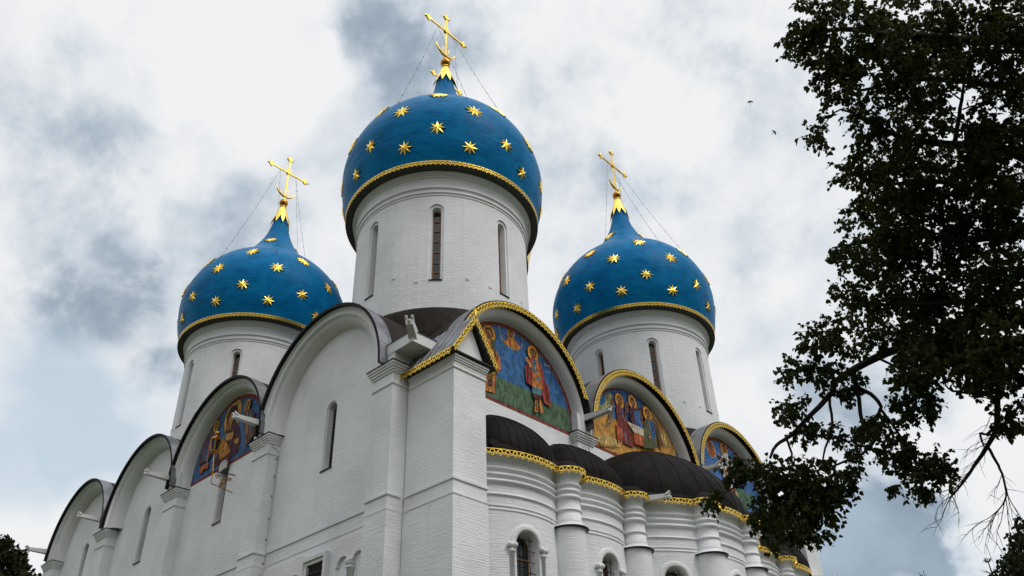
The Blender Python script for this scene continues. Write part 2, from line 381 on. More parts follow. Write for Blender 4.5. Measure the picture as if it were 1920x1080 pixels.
def window_mesh(mb, fm, uc, hw, si, sp, d, bars, mf=0, mg=1, fw=.055):
    """wooden frame + glass filling an arch-topped opening"""
    l = [(uc-hw, si), (uc-hw, sp)]+[(uc-hw*math.cos(PI*k/10), sp+hw*math.sin(PI*k/10)) for k in range(1, 10)]+[(uc+hw, sp), (uc+hw, si)]
    cu, cv = uc, (si+sp)/2
    inn = []
    for a, b in l:
        if b <= si+1e-6: inn.append((a+(fw if a < uc else -fw), si+fw))
        elif b <= sp: inn.append((a+(fw if a < uc else -fw), b))
        else: inn.append((uc+(a-uc)*(hw-fw)/hw, sp+(b-sp)*(hw-fw)/hw))
    k = len(l); fd = d-.05
    vs = [fm(a, b, fd) for a, b in l]+[fm(a, b, fd) for a, b in inn]+[fm(a, b, d) for a, b in inn]
    fs = []
    for i in range(k):
        j = (i+1) % k; fs += [(i, i+k, j+k, j), (i+k, i+2*k, j+2*k, j+k)]
    mb.add(vs, fs, mf)
    mb.add([fm(a, b, d-.003) for a, b in inn], [tuple(range(k))[::-1]], mg)
    for z in bars:
        q = [(uc-hw+fw, z-.03), (uc+hw-fw, z-.03), (uc+hw-fw, z+.03), (uc-hw+fw, z+.03)]
        vs = [fm(a, b, fd) for a, b in q]+[fm(a, b, d) for a, b in q]
        mb.add(vs, [(0, 1, 2, 3), (0, 4, 5, 1), (3, 2, 6, 7)], mf)

# ------------------------------------------------------------------ ground
GZ = .6
mg, tg, pg = mat('paved_ground', (.2, .19, .17), .95, 0, .1)
tcg = tg.n('ShaderNodeTexCoord'); ng = tg.noise(tcg.outputs['Object'], .05, 8, .6)
tg.l(tg.ramp(ng.outputs['Fac'], [(.40, (.035, .055, .018)), (.55, (.06, .065, .035)), (.75, (.13, .125, .115))]), pg.inputs['Base Color'])
b_ = MB(); b_.grid([[(3000*r*math.cos(2*PI*j/48), 3000*r*math.sin(2*PI*j/48), GZ) for j in range(49)] for r in (0.0001, .02, .1, .4, 1)][::-1], 0, False)
structure(b_.build('ground', mg))

# ------------------------------------------------------------------ cathedral
K = 1.0477
Z = lambda z: CAM[2]+(z-CAM[2])*K
CATH = thing('cathedral', (-17, 15, GZ), 'white stone cathedral with blue star covered onion domes and gilded lace trim', 'cathedral')
def part(mb, name, mats, parent=CATH, org=(0, 0, 0)): return mb.build(name, mats, parent, org)

CY = 15.05                    # centre line of the east front
PW = 1.61; CAPP = .19
SX = [0, 8.586, 17.0, 25.033, 32.652]
YW = .74                      # south bay wall plane
XW = .39                      # east bay wall plane
ZC = 18.25
# core
c = MB(); c.box(-34.0, -.45, 1.6, 29.3, GZ, 18.6); part(c, 'wall', WHITE_WALL)
c = MB(); c.box(-34.3, -.6, 28.6, 29.6, GZ, 18.3); part(c, 'wall', WHITE_WALL)
c = MB(); c.box(-34.6, -33.7, .3, 29.5, GZ, 18.3); part(c, 'wall', WHITE_WALL)

def cap_steps(mb, x0, x1, y0, y1, zt, sides, m=0, mm=1):
    """stepped capital round a pier; sides: which faces project (w,e,s,n)"""
    for a, b, p in ((zt-.40, zt-.31, .05), (zt-.31, zt-.21, .095), (zt-.21, zt-.11, .145), (zt-.11, zt-.02, .19)):
        mb.box(x0-p*('w' in sides), x1+p*('e' in sides), y0-p*('s' in sides), y1+p*('n' in sides), a, b, m)
    p = .215; mb.box(x0-p*('w' in sides), x1+p*('e' in sides), y0-p*('s' in sides), y1+p*('n' in sides), zt-.02, zt+.02, mm)
    p = .045; z = zt-.85; mb.box(x0-p*('w' in sides), x1+p*('e' in sides), y0-p*('s' in sides), y1+p*('n' in sides), z-.05, z+.03, m)

def spout(base, tip, wd=.30, ht=.34):
    base, tip = Vector(base), Vector(tip); d = (tip-base); L = d.length; d.normalize(); sd_ = Vector((-d.y, d.x, 0)).normalized(); u = Vector((0, 0, 1))
    mb = MB()
    def sect(t, w, h, top=0): 
        p = base+d*t; return [p-sd_*w/2-u*h+u*top, p+sd_*w/2-u*h+u*top, p+sd_*w/2+u*top, p-sd_*w/2+u*top]
    a, b2 = sect(-.3, wd, ht), sect(L, wd*.82, ht*.45)
    mb.hexa([a[0], a[1], b2[1], b2[0], a[3], a[2], b2[2], b2[3]], 0)
    for sg in (-1, 1):                      # upturned lips of the trough
        p = base+d*(L-.1)+sd_*sg*wd*.34
        q = p+d*.18+u*.1
        mb.tube([p-u*.04, p+d*.1+u*.03, q], [.06, .06, .05], 6)
    p = base+d*L; mb.tube([p-u*.1, p+d*.09-u*.16], [.08, .06], 8)
    return part(mb, 'waterspout', [PIPE])

# south pilasters
for k, X in enumerate(SX):
    x1 = -X-CAPP; x0 = -X-PW+CAPP; mb = MB()
    ys = .19; yb = 1.5
    mb.box(x0, x1, ys, yb, GZ, 17.36)
    mb.box(x0, x1, ys, yb, 17.36, 18.23)
    po = part(mb, 'pilaster', WHITE_WALL)
    cb = MB(); cap_steps(cb, x0, x1, ys, .9, ZC, 'wes'); part(cb, 'capital', [WHITE_TRIM, EDGE], po)
    cb = MB(); cb.box(x0-.05, x1+.05, ys-.05, .75, 12.93, 13.02); cb.box(x0-.03, x1+.03, ys-.03, .75, 12.40, 12.45)
    cb.box(x0-.02, x1+.02, ys-.02, .75, GZ, 12.40); part(cb, 'string_course', WHITE_WALL, po)
    if k:
        mid = (x0+x1)/2; q = MB(); q.box(mid-.66, mid+.66, .12, 1.4, 18.27, 19.1); part(q, 'impost_block', WHITE_WALL, po)

SB = [(-5.05, 4.37, 18.30, 3.42), (-13.45, 4.30, 18.32, 3.56), (-21.4, 3.92, 18.40, 3.2), (-29.45, 3.90, 18.32, 3.15)]   # centre, outer radius, springing, inner radius
EB = [(6.35, 4.15, 18.72, 3.82), (15.10, 4.45, 18.40, 4.08), (23.85, 4.15, 18.72, 3.82)]
def south(u, v, d): return (u, YW+d, v)
def east(u, v, d): return (XW-d, u, v)
SWIN = [(-4.95, 15.53, 18.26), (-13.58, 15.62, 18.33), (-21.65, 15.65, 18.36), (-29.5, 15.5, 18.3)]
NOTCH = {}
for k, (c0, Ro, zc, Ri) in enumerate(SB):
    xl = -SX[k+1]-CAPP-.05; xr = -SX[k]-PW+CAPP+.05
    top = lambda u: zc+.35+math.sqrt(max(.0, (Ri+.08)**2-(u-c0)**2)) if abs(u-c0) < Ri else zc+.35
    uc, si, sp = SWIN[k]
    wins = [dict(u=uc, chain=[(.37, si, sp, 0), (.37, si, sp, .05), (.30, si+.02, sp, .05), (.27, si+.08, sp, .34)])]
    mb = MB(); holed(mb, south, xl, xr, GZ, top, wins, .3)
    wo_ = part(mb, 'bay_wall', WHITE_WALL)
    wb = MB(); window_mesh(wb, south, uc, .27, si+.08, sp, .34, [si+.2+.5*i for i in range(1, 6)], 0, 1, .03)
    for i in range(9):                      # iron cramps of the grille standing in the reveal
        z = si+.25+.3*i; wb.box(uc-.02, uc+.285, YW+.14, YW+.17, z, z+.035, 0); wb.ball((uc+.16, YW+.15, z+.1), .07, 0, 8, 6)
    wb.box(uc-.40, uc+.40, YW-.06, YW+.5, si-.03, si, 0)
    part(wb, 'window', [IRON, GLASS], wo_)
    sb = MB(); sb.box(xl, xr, YW-.05, YW+.04, 12.98, 13.06); sb.box(xl, xr, YW-.02, YW+.04, 12.44, 12.49); part(sb, 'string_course', WHITE_TRIM, wo_)
    # archivolt
    prof = [(Ri-.02, YW+.1), (Ri, YW-.02), (Ri+.03, .52), (Ri+.10, .36), (Ri+.2, .24), (Ri+.32, .17), (Ri+.42, .14), (Ri+.44, .05), (Ri+.60, .02), (Ro-.12, .02), (Ro-.10, -.04), (Ro+.0, -.04), (Ro+.0, .5)]
    n = 40; P = []
    for r, y in prof:
        t_ = (r-Ri)/(Ro-Ri); zz_ = zc+.3*(1-max(0, min(1, t_)))
        row = [(c0-r, y, 18.25)]+[(c0-r*math.cos(PI*j/n), y, zz_+r*math.sin(PI*j/n)) for j in range(n+1)]+[(c0+r, y, 18.25)]
        P.append(row)
    mb = MB(); mb.grid(P, 0, True, False, lambda i, j: (j*.34, i*.13))
    part(mb, 'arch', WHITE_TRIM)
    # barrel roof behind
    mb = MB(); Rr = Ro+.10
    def arcrow(r, y, z0): return [(c0-r*math.cos(PI*j/n), y, z0+r*math.sin(PI*j/n)) for j in range(n+1)]
    rows = [arcrow(Ro-.03, -.05, zc), arcrow(Ro-.03, -.20, zc), arcrow(Rr, -.20, zc)]
    mb.grid(rows, 1, False)
    mb.grid([arcrow(Rr, -.20, zc), arcrow(Rr, .45, zc)], 2, True, False, lambda i, j: (j*.34, i*.6))
    mb.grid([arcrow(Rr-.02, .45, zc), arcrow(Rr-.02, 4, zc), arcrow(Rr-.02, 14.5, zc), arcrow(Rr-.02, 29.7, zc)], 0, True, False, lambda i, j: (j*.34, (0, 3.5, 14, 29)[i]))
    bv = arcrow(Rr-.02, 29.7, zc); mb.add(bv+[(c0, 29.7, zc)], [(j, j+1, n+1) for j in range(n)], 0)
    part(mb, 'barrel_roof', [ROOF_BROWN, EDGE, ROOF_GREY])
# lower storey of the first south bay: blind arcade and small barred window
mb = MB(); xa = -8.70; zt = 12.2
def arcade(u0, n, step, z):
    for i in range(n):
        cu = u0+i*step; hw = step*.36
        # raised spandrel panel over each arch
        A = [(cu-step/2, z-.5), (cu-hw, z-.5)]+[(cu-hw*math.cos(PI*j/10), z-.5+hw*math.sin(PI*j/10)) for j in range(1, 10)]+[(cu+hw, z-.5), (cu+step/2, z-.5), (cu+step/2, zt), (cu-step/2, zt)]
        tri = tessellate_polygon([[Vector((a, b, 0)) for a, b in A]])
        mb.add([(a, YW-.12, b) for a, b in A], [t_[::1] for t_ in tri], 0)
        k_ = len(A)
        mb.add([(a, YW-.12, b) for a, b in A]+[(a, YW, b) for a, b in A], [(j, j+1, k_+j+1, k_+j) for j in range(k_-1)], 0)
        cx_ = cu+step/2
        mb.lathe([(.13, GZ), (.13, z-.72), (.19, z-.70), (.19, z-.65), (.14, z-.62), (.14, z-.58), (.2, z-.56), (.2, z-.48)], 12, 0, 2*PI, (cx_, YW-.07), 0)
        mb.ball((cx_-.12, YW-.16, z-.42), .085, 0, 8, 6); mb.ball((cx_+.12, YW-.16, z-.42), .085, 0, 8, 6)
arcade(-3.15, 2, .92, 11.72); arcade(-8.05, 3, .92, 11.72)
part(mb, 'blind_arcade', WHITE_TRIM)
mb = MB()
for (x0, x1, z0, z1, p) in ((-5.75, -4.12, 11.86, 12.0, .2), (-5.75, -5.6, 9, 11.86, .2), (-4.27, -4.12, 9, 11.86, .2), (-5.6, -4.27, 11.72, 11.86, .12), (-5.6, -5.46, 9, 11.72, .12), (-4.4, -4.27, 9, 11.72, .12)):
    mb.box(x0, x1, YW-p, YW+.1, z0, z1, 0)
mb.box(-5.46, -4.4, YW-.012, YW+.05, 9, 11.72, 1)
for i in range(4): mb.tube([(-5.3+.26*i, YW-.06, 9), (-5.3+.26*i, YW-.06, 11.7)], .014, 6, 2)
for z in (11.35, 10.9, 10.4): mb.box(-5.46, -4.4, YW-.075, YW-.05, z, z+.03, 2)
for i in range(3):
    cx_ = -5.17+.26*i; mb.tube([(cx_+.1*math.cos(a), YW-.06, 11.52+.1*math.sin(a)) for a in [2*PI*j/12 for j in range(13)]], .012, 5, 2)
part(mb, 'window', [WHITE_TRIM, DARKIN, IRON])

# east front
EP = [(1.75, 2.6), (9.78+.19, 11.25-.19), (18.95+.10, 20.4-.10), (27.5, 28.35)]
for k, (y0, y1) in enumerate(EP):
    mb = MB(); mb.box(-.6, .70, y0, y1, GZ, 17.30); mb.box(-.6, .70, y0, y1, 17.30, 18.13)
    po = part(mb, 'pilaster', WHITE_WALL)
    if k in (1, 2):
        cb = MB(); cap_steps(cb, .2, .70, y0, y1, 18.15, 'esn'); part(cb, 'capital', [WHITE_TRIM, EDGE], po)
        mid = (y0+y1)/2; q = MB(); q.box(-.4, .76, mid-.5, mid+.5, 18.17, 19.15); part(q, 'impost_block', WHITE_WALL, po)
for k, (c0, Ro, zc, Ri) in enumerate(EB):
    yl = c0-Ro+.1; yr = c0+Ro-.1
    top = lambda u: zc-.28+math.sqrt(max(.0, (Ri+.08)**2-(u-c0)**2)) if abs(u-c0) < Ri else zc-.28
    mb = MB(); holed(mb, east, yl, yr, GZ, top, [], .3); wall_e = part(mb, 'bay_wall', WHITE_WALL)
    zc2 = zc-.28
    prof = [(Ri-.03, XW-.05), (Ri-.01, XW+.02), (Ri+.02, .60), (Ri+.06, .74), (Ri+.13, .84), (Ri+.20, .87), (Ri+.26, .84), (Ri+.28, .76), (Ri+.32, .74), (Ro, .74), (Ro, .3)]
    n = 44; P = []
    for r, x in prof:
        t_ = max(0, min(1, (r-Ri)/(Ro-Ri))); z_ = zc2+(zc-zc2)*t_
        P.append([(x, c0-r, 18.17)]+[(x, c0-r*math.cos(PI*j/n), z_+r*math.sin(PI*j/n)) for j in range(n+1)]+[(x, c0+r, 18.17)])
    P = P[::-1]
    mb = MB(); mb.grid(P, 0, True, False, lambda i, j: (j*.34, i*.1)); part(mb, 'arch', WHITE_TRIM)
    mb = MB(); Rr = Ro+.07; XE = 1.16
    def arcx(r, x, z0): return [(x, c0-r*math.cos(PI*j/n), z0+r*math.sin(PI*j/n)) for j in range(n+1)]
    mb.grid([arcx(Ro-.05, .72, zc), arcx(Ro, XE, zc), arcx(Rr, XE, zc)], 1, False)
    mb.grid([arcx(Rr, XE, zc), arcx(Rr, .2, zc)], 2, True, False, lambda i, j: (j*.34, i*.8))
    mb.grid([arcx(Rr-.02, .2, zc), arcx(Rr-.02, -6, zc), arcx(Rr-.02, -20, zc), arcx(Rr-.02, -34.6, zc)], 0, True, False, lambda i, j: (j*.34, (0, 6, 20, 35)[i]))
    bv = arcx(Rr-.02, -34.6, zc); mb.add(bv+[(-34.6, c0, zc)], [(j+1, j, n+1) for j in range(n)], 0)
    ro = part(mb, 'barrel_roof', [ROOF_BROWN, EDGE, ROOF_GREY])
    a0 = math.asin(.62/Ro) if k != 0 else .25
    L = Ro*(PI-2*a0)
    tm = MB(); lace(tm, lambda s, t, nn: (XE+.01+nn, c0-(Ro-t)*math.cos(a0+s/Ro), zc+(Ro-t)*math.sin(a0+s/Ro)), L, .315, .25)
    part(tm, 'gold_trim', [GOLD], ro)

# corner block over the southeast corner, with its corner waterspout
mb = MB()
mb.box(-1.45, -.16, .19, 1.4, 18.27, 18.72)
mb.box(-1.3, .90, .17, 1.55, 18.72, 19.18)
mb.hexa([(-1.3, .13, 19.18), (.94, .13, 19.18), (.94, 1.6, 19.18), (-1.3, 1.6, 19.18), (-1.3, .9, 19.75), (.1, .9, 19.62), (.1, 1.6, 19.62), (-1.3, 1.6, 19.75)], 1)
part(mb, 'corner_block', [WHITE_TRIM, ROOF_GREY])
mb = MB(); mb.box(-1.3, .80, 28.75, 29.9, 17.9, 19.18); part(mb, 'corner_block', [WHITE_TRIM])
spout((.72, .36, 19.3), (1.22, -.28, 19.34), .34, .55)
for k in (1, 2, 3, 4): 
    mid = -SX[k]-PW/2; spout((mid, .2, 19.08), (mid, -1.3, 18.95))
for k in (1, 2): 
    mid = (EP[k][0]+EP[k][1])/2; spout((.76, mid, 19.12), (2.25, mid, 18.97))

# buttresses with gilded gable roofs at both ends of the east front
def buttress(y0, y1):
    E_ = 2.39; yc = (y0+y1)/2+.02
    mb = MB(); mb.box(-.15, E_, y0, y1, 12.45, 17.28); mb.box(-.15, E_, y0, y1, 17.28, 17.74)
    mb.box(-.15, E_+.03, y0-.03, y1+.03, GZ, 12.40); mb.box(-.15, E_+.05, y0-.05, y1+.05, 12.40, 12.45)
    mb.add([(E_, y0, 17.74), (E_, y1, 17.74), (E_, yc, 19.45)], [(0, 1, 2)], 0)
    bo = part(mb, 'buttress', WHITE_WALL)
    cb = MB()
    for a, b, p in ((17.40, 17.47, .04), (17.50, 17.57, .08), (17.57, 17.65, .12), (17.65, 17.73, .16)):
        cb.box(-.1, E_+p, y0-p*.5, y1+p*.5, a, b)
    cb.box(-.1, E_+.03, y0-.03, y1+.03, 17.31, 17.57); cb.box(-.12, E_+.045, y0-.045, y1+.045, 17.24, 17.31)
    sb_ = MB(); sb_.box(-.12, E_+.05, y0-.05, y1+.05, 12.93, 13.02)
    part(cb, 'cornice', WHITE_TRIM, bo)
    part(sb_, 'string_course', WHITE_TRIM, bo)
    mb = MB(); zr, ze = 19.74, 17.84; xf = 2.68; ys, yn = yc-1.17, yc+1.17
    for sg, ye in ((1, ys), (-1, yn)):
        N = 7
        for i in range(N):                 # standing seam sheets
            xa_, xb = -.3+(xf+.3)*i/N, -.3+(xf+.3)*(i+1)/N
            v = [(xa_, ye, ze), (xb, ye, ze), (xb, yc, zr), (xa_, yc, zr)]; lo = [(a, b, z-.05) for a, b, z in v]
            mb.hexa([lo[0], lo[1], lo[2], lo[3], v[0], v[1], v[2], v[3]], 0)
            if i: mb.tube([(xa_, ye, ze+.012), (xa_, yc, zr+.012)], .02, 5, 0)
    part_r = part(mb, 'gable_roof', [ROOF_GREY], bo)
    tm = MB(); sl_ = math.hypot(yc-ys, zr-ze); dy, dz = (yc-ys)/sl_, (zr-ze)/sl_
    # eaves, south and north
    lace(tm, lambda s, t, nn: (-.25+s, ys-.02-nn, ze-.02-t), xf+.25, .27, .27)
    lace(tm, lambda s, t, nn: (xf-s, yn+.02+nn, ze-.02-t), xf+.25, .27, .27)
    # verges
    lace(tm, lambda s, t, nn: (xf+.02+nn, ys+dy*s+t*dz*.75, ze+dz*s-t*dy*.9), sl_-.03, .30, .27)
    lace(tm, lambda s, t, nn: (xf+.02+nn, yn-dy*s-t*dz*.75, ze+dz*s-t*dy*.9), sl_-.03, .30, .27)
    for b2 in ((0, .3), (-.1, .22), (.1, .22), (0, .12)):
        tm.tube([(xf, yc, zr), (xf, yc+b2[0], zr+b2[1])], .016, 5)
    part(tm, 'gold_trim', [GOLD], bo)
    mb = MB(); mb.box(-.2, xf-.03, ys+.03, yn-.03, ze-.05, ze-.02); part(mb, 'soffit', [SOFFIT], bo)
buttress(.92, 2.51); buttress(27.5, 29.1)

# apses
def apse(c0, R, winaz, lobe, az0=-95, az1=95):
    ax_, ay_ = c0
    fm = lambda u, v, d: (ax_+(R-d)*math.cos(u/R), ay_+(R-d)*math.sin(u/R), v)
    si, sp, hw = 8.2, 11.28, .50
    wins = [dict(u=R_(a)*R, chain=[(hw, si, sp, 0), (hw*.98, si, sp, .10), (hw*.84, si+.1, sp, .50)]) for a in winaz]
    mb = MB(); holed(mb, fm, R_(az0)*R, R_(az1)*R, GZ, lambda u: 13.36, wins, .28)
    pr = [(R, 13.36)]
    for zb in (13.36, 13.60, 13.84):
        for i in range(7): pr.append((R+.015+.11*math.sin(PI*i/6), zb+.02+.2*i/6))
        pr.append((R+.01, zb+.23))
    pr += [(R+.0, 14.1), (R+.02, 14.25), (R+.10, 14.42), (R+.2, 14.5)]
    mb.lathe(pr, 64, R_(az0), R_(az1), c0, 0)
    mb.lathe([(R-.01, 12.91)]+[(R+.065*math.sin(PI*i/6), 12.92+.13*i/6) for i in range(7)]+[(R-.01, 13.06)], 64, R_(az0), R_(az1), c0, 0)
    for z in (12.42, 12.56): mb.lathe([(R-.01, z-.02), (R+.028, z), (R+.028, z+.03), (R-.01, z+.05)], 64, R_(az0), R_(az1), c0, 0)
    ao = part(mb, 'apse', WHITE_WALL)
    for a in winaz:
        wb = MB(); uc = R_(a)*R
        window_mesh(wb, fm, uc, hw*.84, si+.1, sp, .50, [8.9, 9.9, 10.9], 0, 1, .03)
        for z in [si+.3+.38*i for i in range(9)]:
            wb.tube([fm(uc-hw*.9, z, .2), fm(uc+hw*.95, z, .2)], .016, 5, 2)
        for f_ in (-.45, 0, .45): wb.tube([fm(uc+hw*f_, si, .2), fm(uc+hw*f_, sp+hw*.8, .2)], .014, 5, 2)
        part(wb, 'window', [WOOD, GLASS, IRON], ao)
        sb = MB()
        sw = .68
        for sg in (-1, 1):
            x, y, _ = fm(uc+sg*sw, 0, .01)
            sb.lathe([(.095, GZ+7), (.095, 10.95), (.14, 10.97), (.14, 11.03), (.10, 11.06), (.10, 11.1)], 12, 0, 2*PI, (x, y), 0)
            for q in (-.1, .1): 
                px_ = fm(uc+sg*sw+q, 0, -.09); sb.ball((px_[0], px_[1], 11.20), .10, 0, 10, 6)
            sb.ball((*fm(uc+sg*sw, 0, -.02)[:2], 11.2), .12, 0, 10, 6)
        rows = []
        for ro_, dd in ((.51, .02), (.52, -.035), (.57, -.05), (.69, -.05), (.73, -.03), (.74, .02)):
            rows.append([fm(uc-ro_*math.cos(PI*j/20), sp+ro_*math.sin(PI*j/20), dd) for j in range(21)])
        sb.grid(rows, 0, True, False, lambda i, j: (i*.1, j*.1))
        part(sb, 'window_surround', WHITE_TRIM, ao)
    # conch roof
    Re = R+.36; mb = MB(); pr = [(Re-.3, 14.5), (Re-.02, 14.54), (Re, 14.60)]
    for i in range(0, 13):
        f_ = i/12*PI/2; pr.append(((Re-.01)*math.cos(f_) if i < 12 else 1e-3, 14.66+.9*math.sin(f_)))
    mb.lathe(pr, 72, R_(-96), R_(96), c0, 0)
    B_, H_, dy_ = lobe; yc_ = ay_+dy_; xw_ = XW-.05; rows = []
    pl = []
    for j in range(49):
        t_ = -1+2*j/48; y_ = yc_+B_*t_; x_ = ax_+math.sqrt(max(0, (Re-.01)**2-(y_-ay_)**2)); pl.append((xw_+(x_-xw_)*(1-abs(t_)**5)**.2, y_))
    for i in range(25):
        v_ = i/24*PI/2; k_ = max(1e-4, math.cos(v_)**1.45)
        rows.append([(xw_+(x_-xw_)*k_, yc_+(y_-yc_)*k_, 14.64+H_*math.sin(v_)) for x_, y_ in pl])
    mb.grid(rows, 0, True, False, lambda i, j: (j*.14*B_, i*.17*H_))
    for j in range(3, 48, 4): mb.tube([Vector(rows[i][j])+Vector((0, 0, .006)) for i in range(0, 24)], .017, 4, 0)
    rf = part(mb, 'apse_roof', [ROOF_DARK])
    tm = MB(); a0_ = R_(-80); lace(tm, lambda s, t, nn: (c0[0]+(Re-.02+nn)*math.cos(a0_+s/Re), c0[1]+(Re-.02+nn)*math.sin(a0_+s/Re), 14.58-t), R_(160)*Re, .29, .29)
    part(tm, 'gold_trim', [GOLD], rf)
APS = [((-.95, 4.85), 3.63, [-9.5], (1.95, 2.5, -.35)), ((-.68, 8.6), 3.60, [-.8], (2.0, 2.45, -.1)), ((-1.0, CY), 5.60, [-34.5, 0, 34.5], (4.6, 3.95, -.2)),
       ((-.68, 2*CY-8.6), 3.60, [.8], (2.0, 2.45, .1)), ((-.95, 2*CY-4.85), 3.63, [9.5], (1.95, 2.5, .35))]
for c0, R, wz, zcr in APS: apse(c0, R, wz, zcr)
for (x, y) in [(2.62, 6.55), (2.74, 10.52), (4.38, 13.42), (4.38, 2*CY-13.42), (2.74, 2*CY-10.52), (2.62, 2*CY-6.55)]:
    mb = MB(); r = .50; pr = [(.66, GZ), (.64, 6), (.63, 12.30)]
    mb.lathe(pr, 28, 0, 2*PI, (x, y), 0)
    mb.lathe([(.58, 12.42), (.73, 12.35), (.745, 12.325)], 28, 0, 2*PI, (x, y), 0); mb.lathe([(.745, 12.328), (.76, 12.32), (.755, 12.295), (.62, 12.29)], 28, 0, 2*PI, (x, y), 1)
    pr = [(r+.1, 12.36), (r+.07, 12.47), (r+.02, 12.52), (r+.03, 12.56), (r+.03, 12.6), (r, 12.64), (r, 12.92)]+[(r+.055*math.sin(PI*i/6), 12.92+.13*i/6) for i in range(7)]+[(r, 13.36)]
    for zb in (13.36, 13.60, 13.84):
        for i in range(7): pr.append((r+.01+.085*math.sin(PI*i/6), zb+.02+.2*i/6))
        pr.append((r, zb+.23))
    pr += [(r, 14.1), (r+.03, 14.3), (r+.1, 14.45), (r+.2, 14.5)]
    mb.lathe(pr, 28, 0, 2*PI, (x, y), 0)
    co = part(mb, 'column', [WHITE_WALL, IRON])
    mb = MB(); mb.lathe([(.4, 14.5), (.80, 14.53), (.82, 14.6), (.78, 14.66), (.45, 14.95), (.01, 15.1)], 28, 0, 2*PI, (x, y), 0)
    rf = part(mb, 'column_roof', [ROOF_DARK], co)
    tm = MB(); Re = .80; lace(tm, lambda s, t, nn: (x+(Re+nn)*math.cos(-1.9+s/Re), y+(Re+nn)*math.sin(-1.9+s/Re), 14.585-t), 3.8*Re, .29, .27)
    part(tm, 'gold_trim', [GOLD], co)
spout((3.0, 10.75, 14.62), (4.15, 11.3, 14.55), .26, .3); spout((3.0, 2*CY-10.75, 14.62), (4.15, 2*CY-11.3, 14.55), .26, .3)
spout((2.2, 29.0-1.6, 14.6), (3.3, 28.4, 14.5), .22, .25)

# ---- drums and domes
zk = [29.56, 29.9, 30.6, 31.6, 32.3, 33, 33.6, 34.6, 35.4, 36.2, 37, 38, 39.2, 40.6, 41.1]
rk = [4.86, 4.95, 5.13, 5.25, 5.27, 5.16, 4.97, 4.48, 3.84, 2.92, 2.08, 1.40, .84, .50, .40]
def hermite(zs):
    m_ = np.gradient(np.array(rk), np.array(zk)); out = []
    for z in zs:
        i = min(max(np.searchsorted(zk, z)-1, 0), len(zk)-2); h = zk[i+1]-zk[i]; t = (z-zk[i])/h
        out.append((2*t**3-3*t**2+1)*rk[i]+(t**3-2*t**2+t)*h*m_[i]+(-2*t**3+3*t**2)*rk[i+1]+(t**3-t**2)*h*m_[i+1])
    return out
def star(mb, P, nrm, upv, ro, n, h=.09, m=0):
    upv = (upv-nrm*upv.dot(nrm)).normalized(); s_ = upv.cross(nrm)
    vs = [P+nrm*h]
    for i in range(2*n):
        a = PI*i/n; r = ro if i % 2 == 0 else ro*.40
        vs.append(P+(upv*math.cos(a)+s_*math.sin(a))*r+nrm*(.015 if i % 2 == 0 else .03))
    vs += [v-nrm*.06 for v in vs[1:]]
    k = 2*n; fs = [(0, 1+(i+1) % k, 1+i) for i in range(k)]+[(1+i, 1+(i+1) % k, 1+k+(i+1) % k, 1+k+i) for i in range(k)]
    mb.add(vs, fs, m)
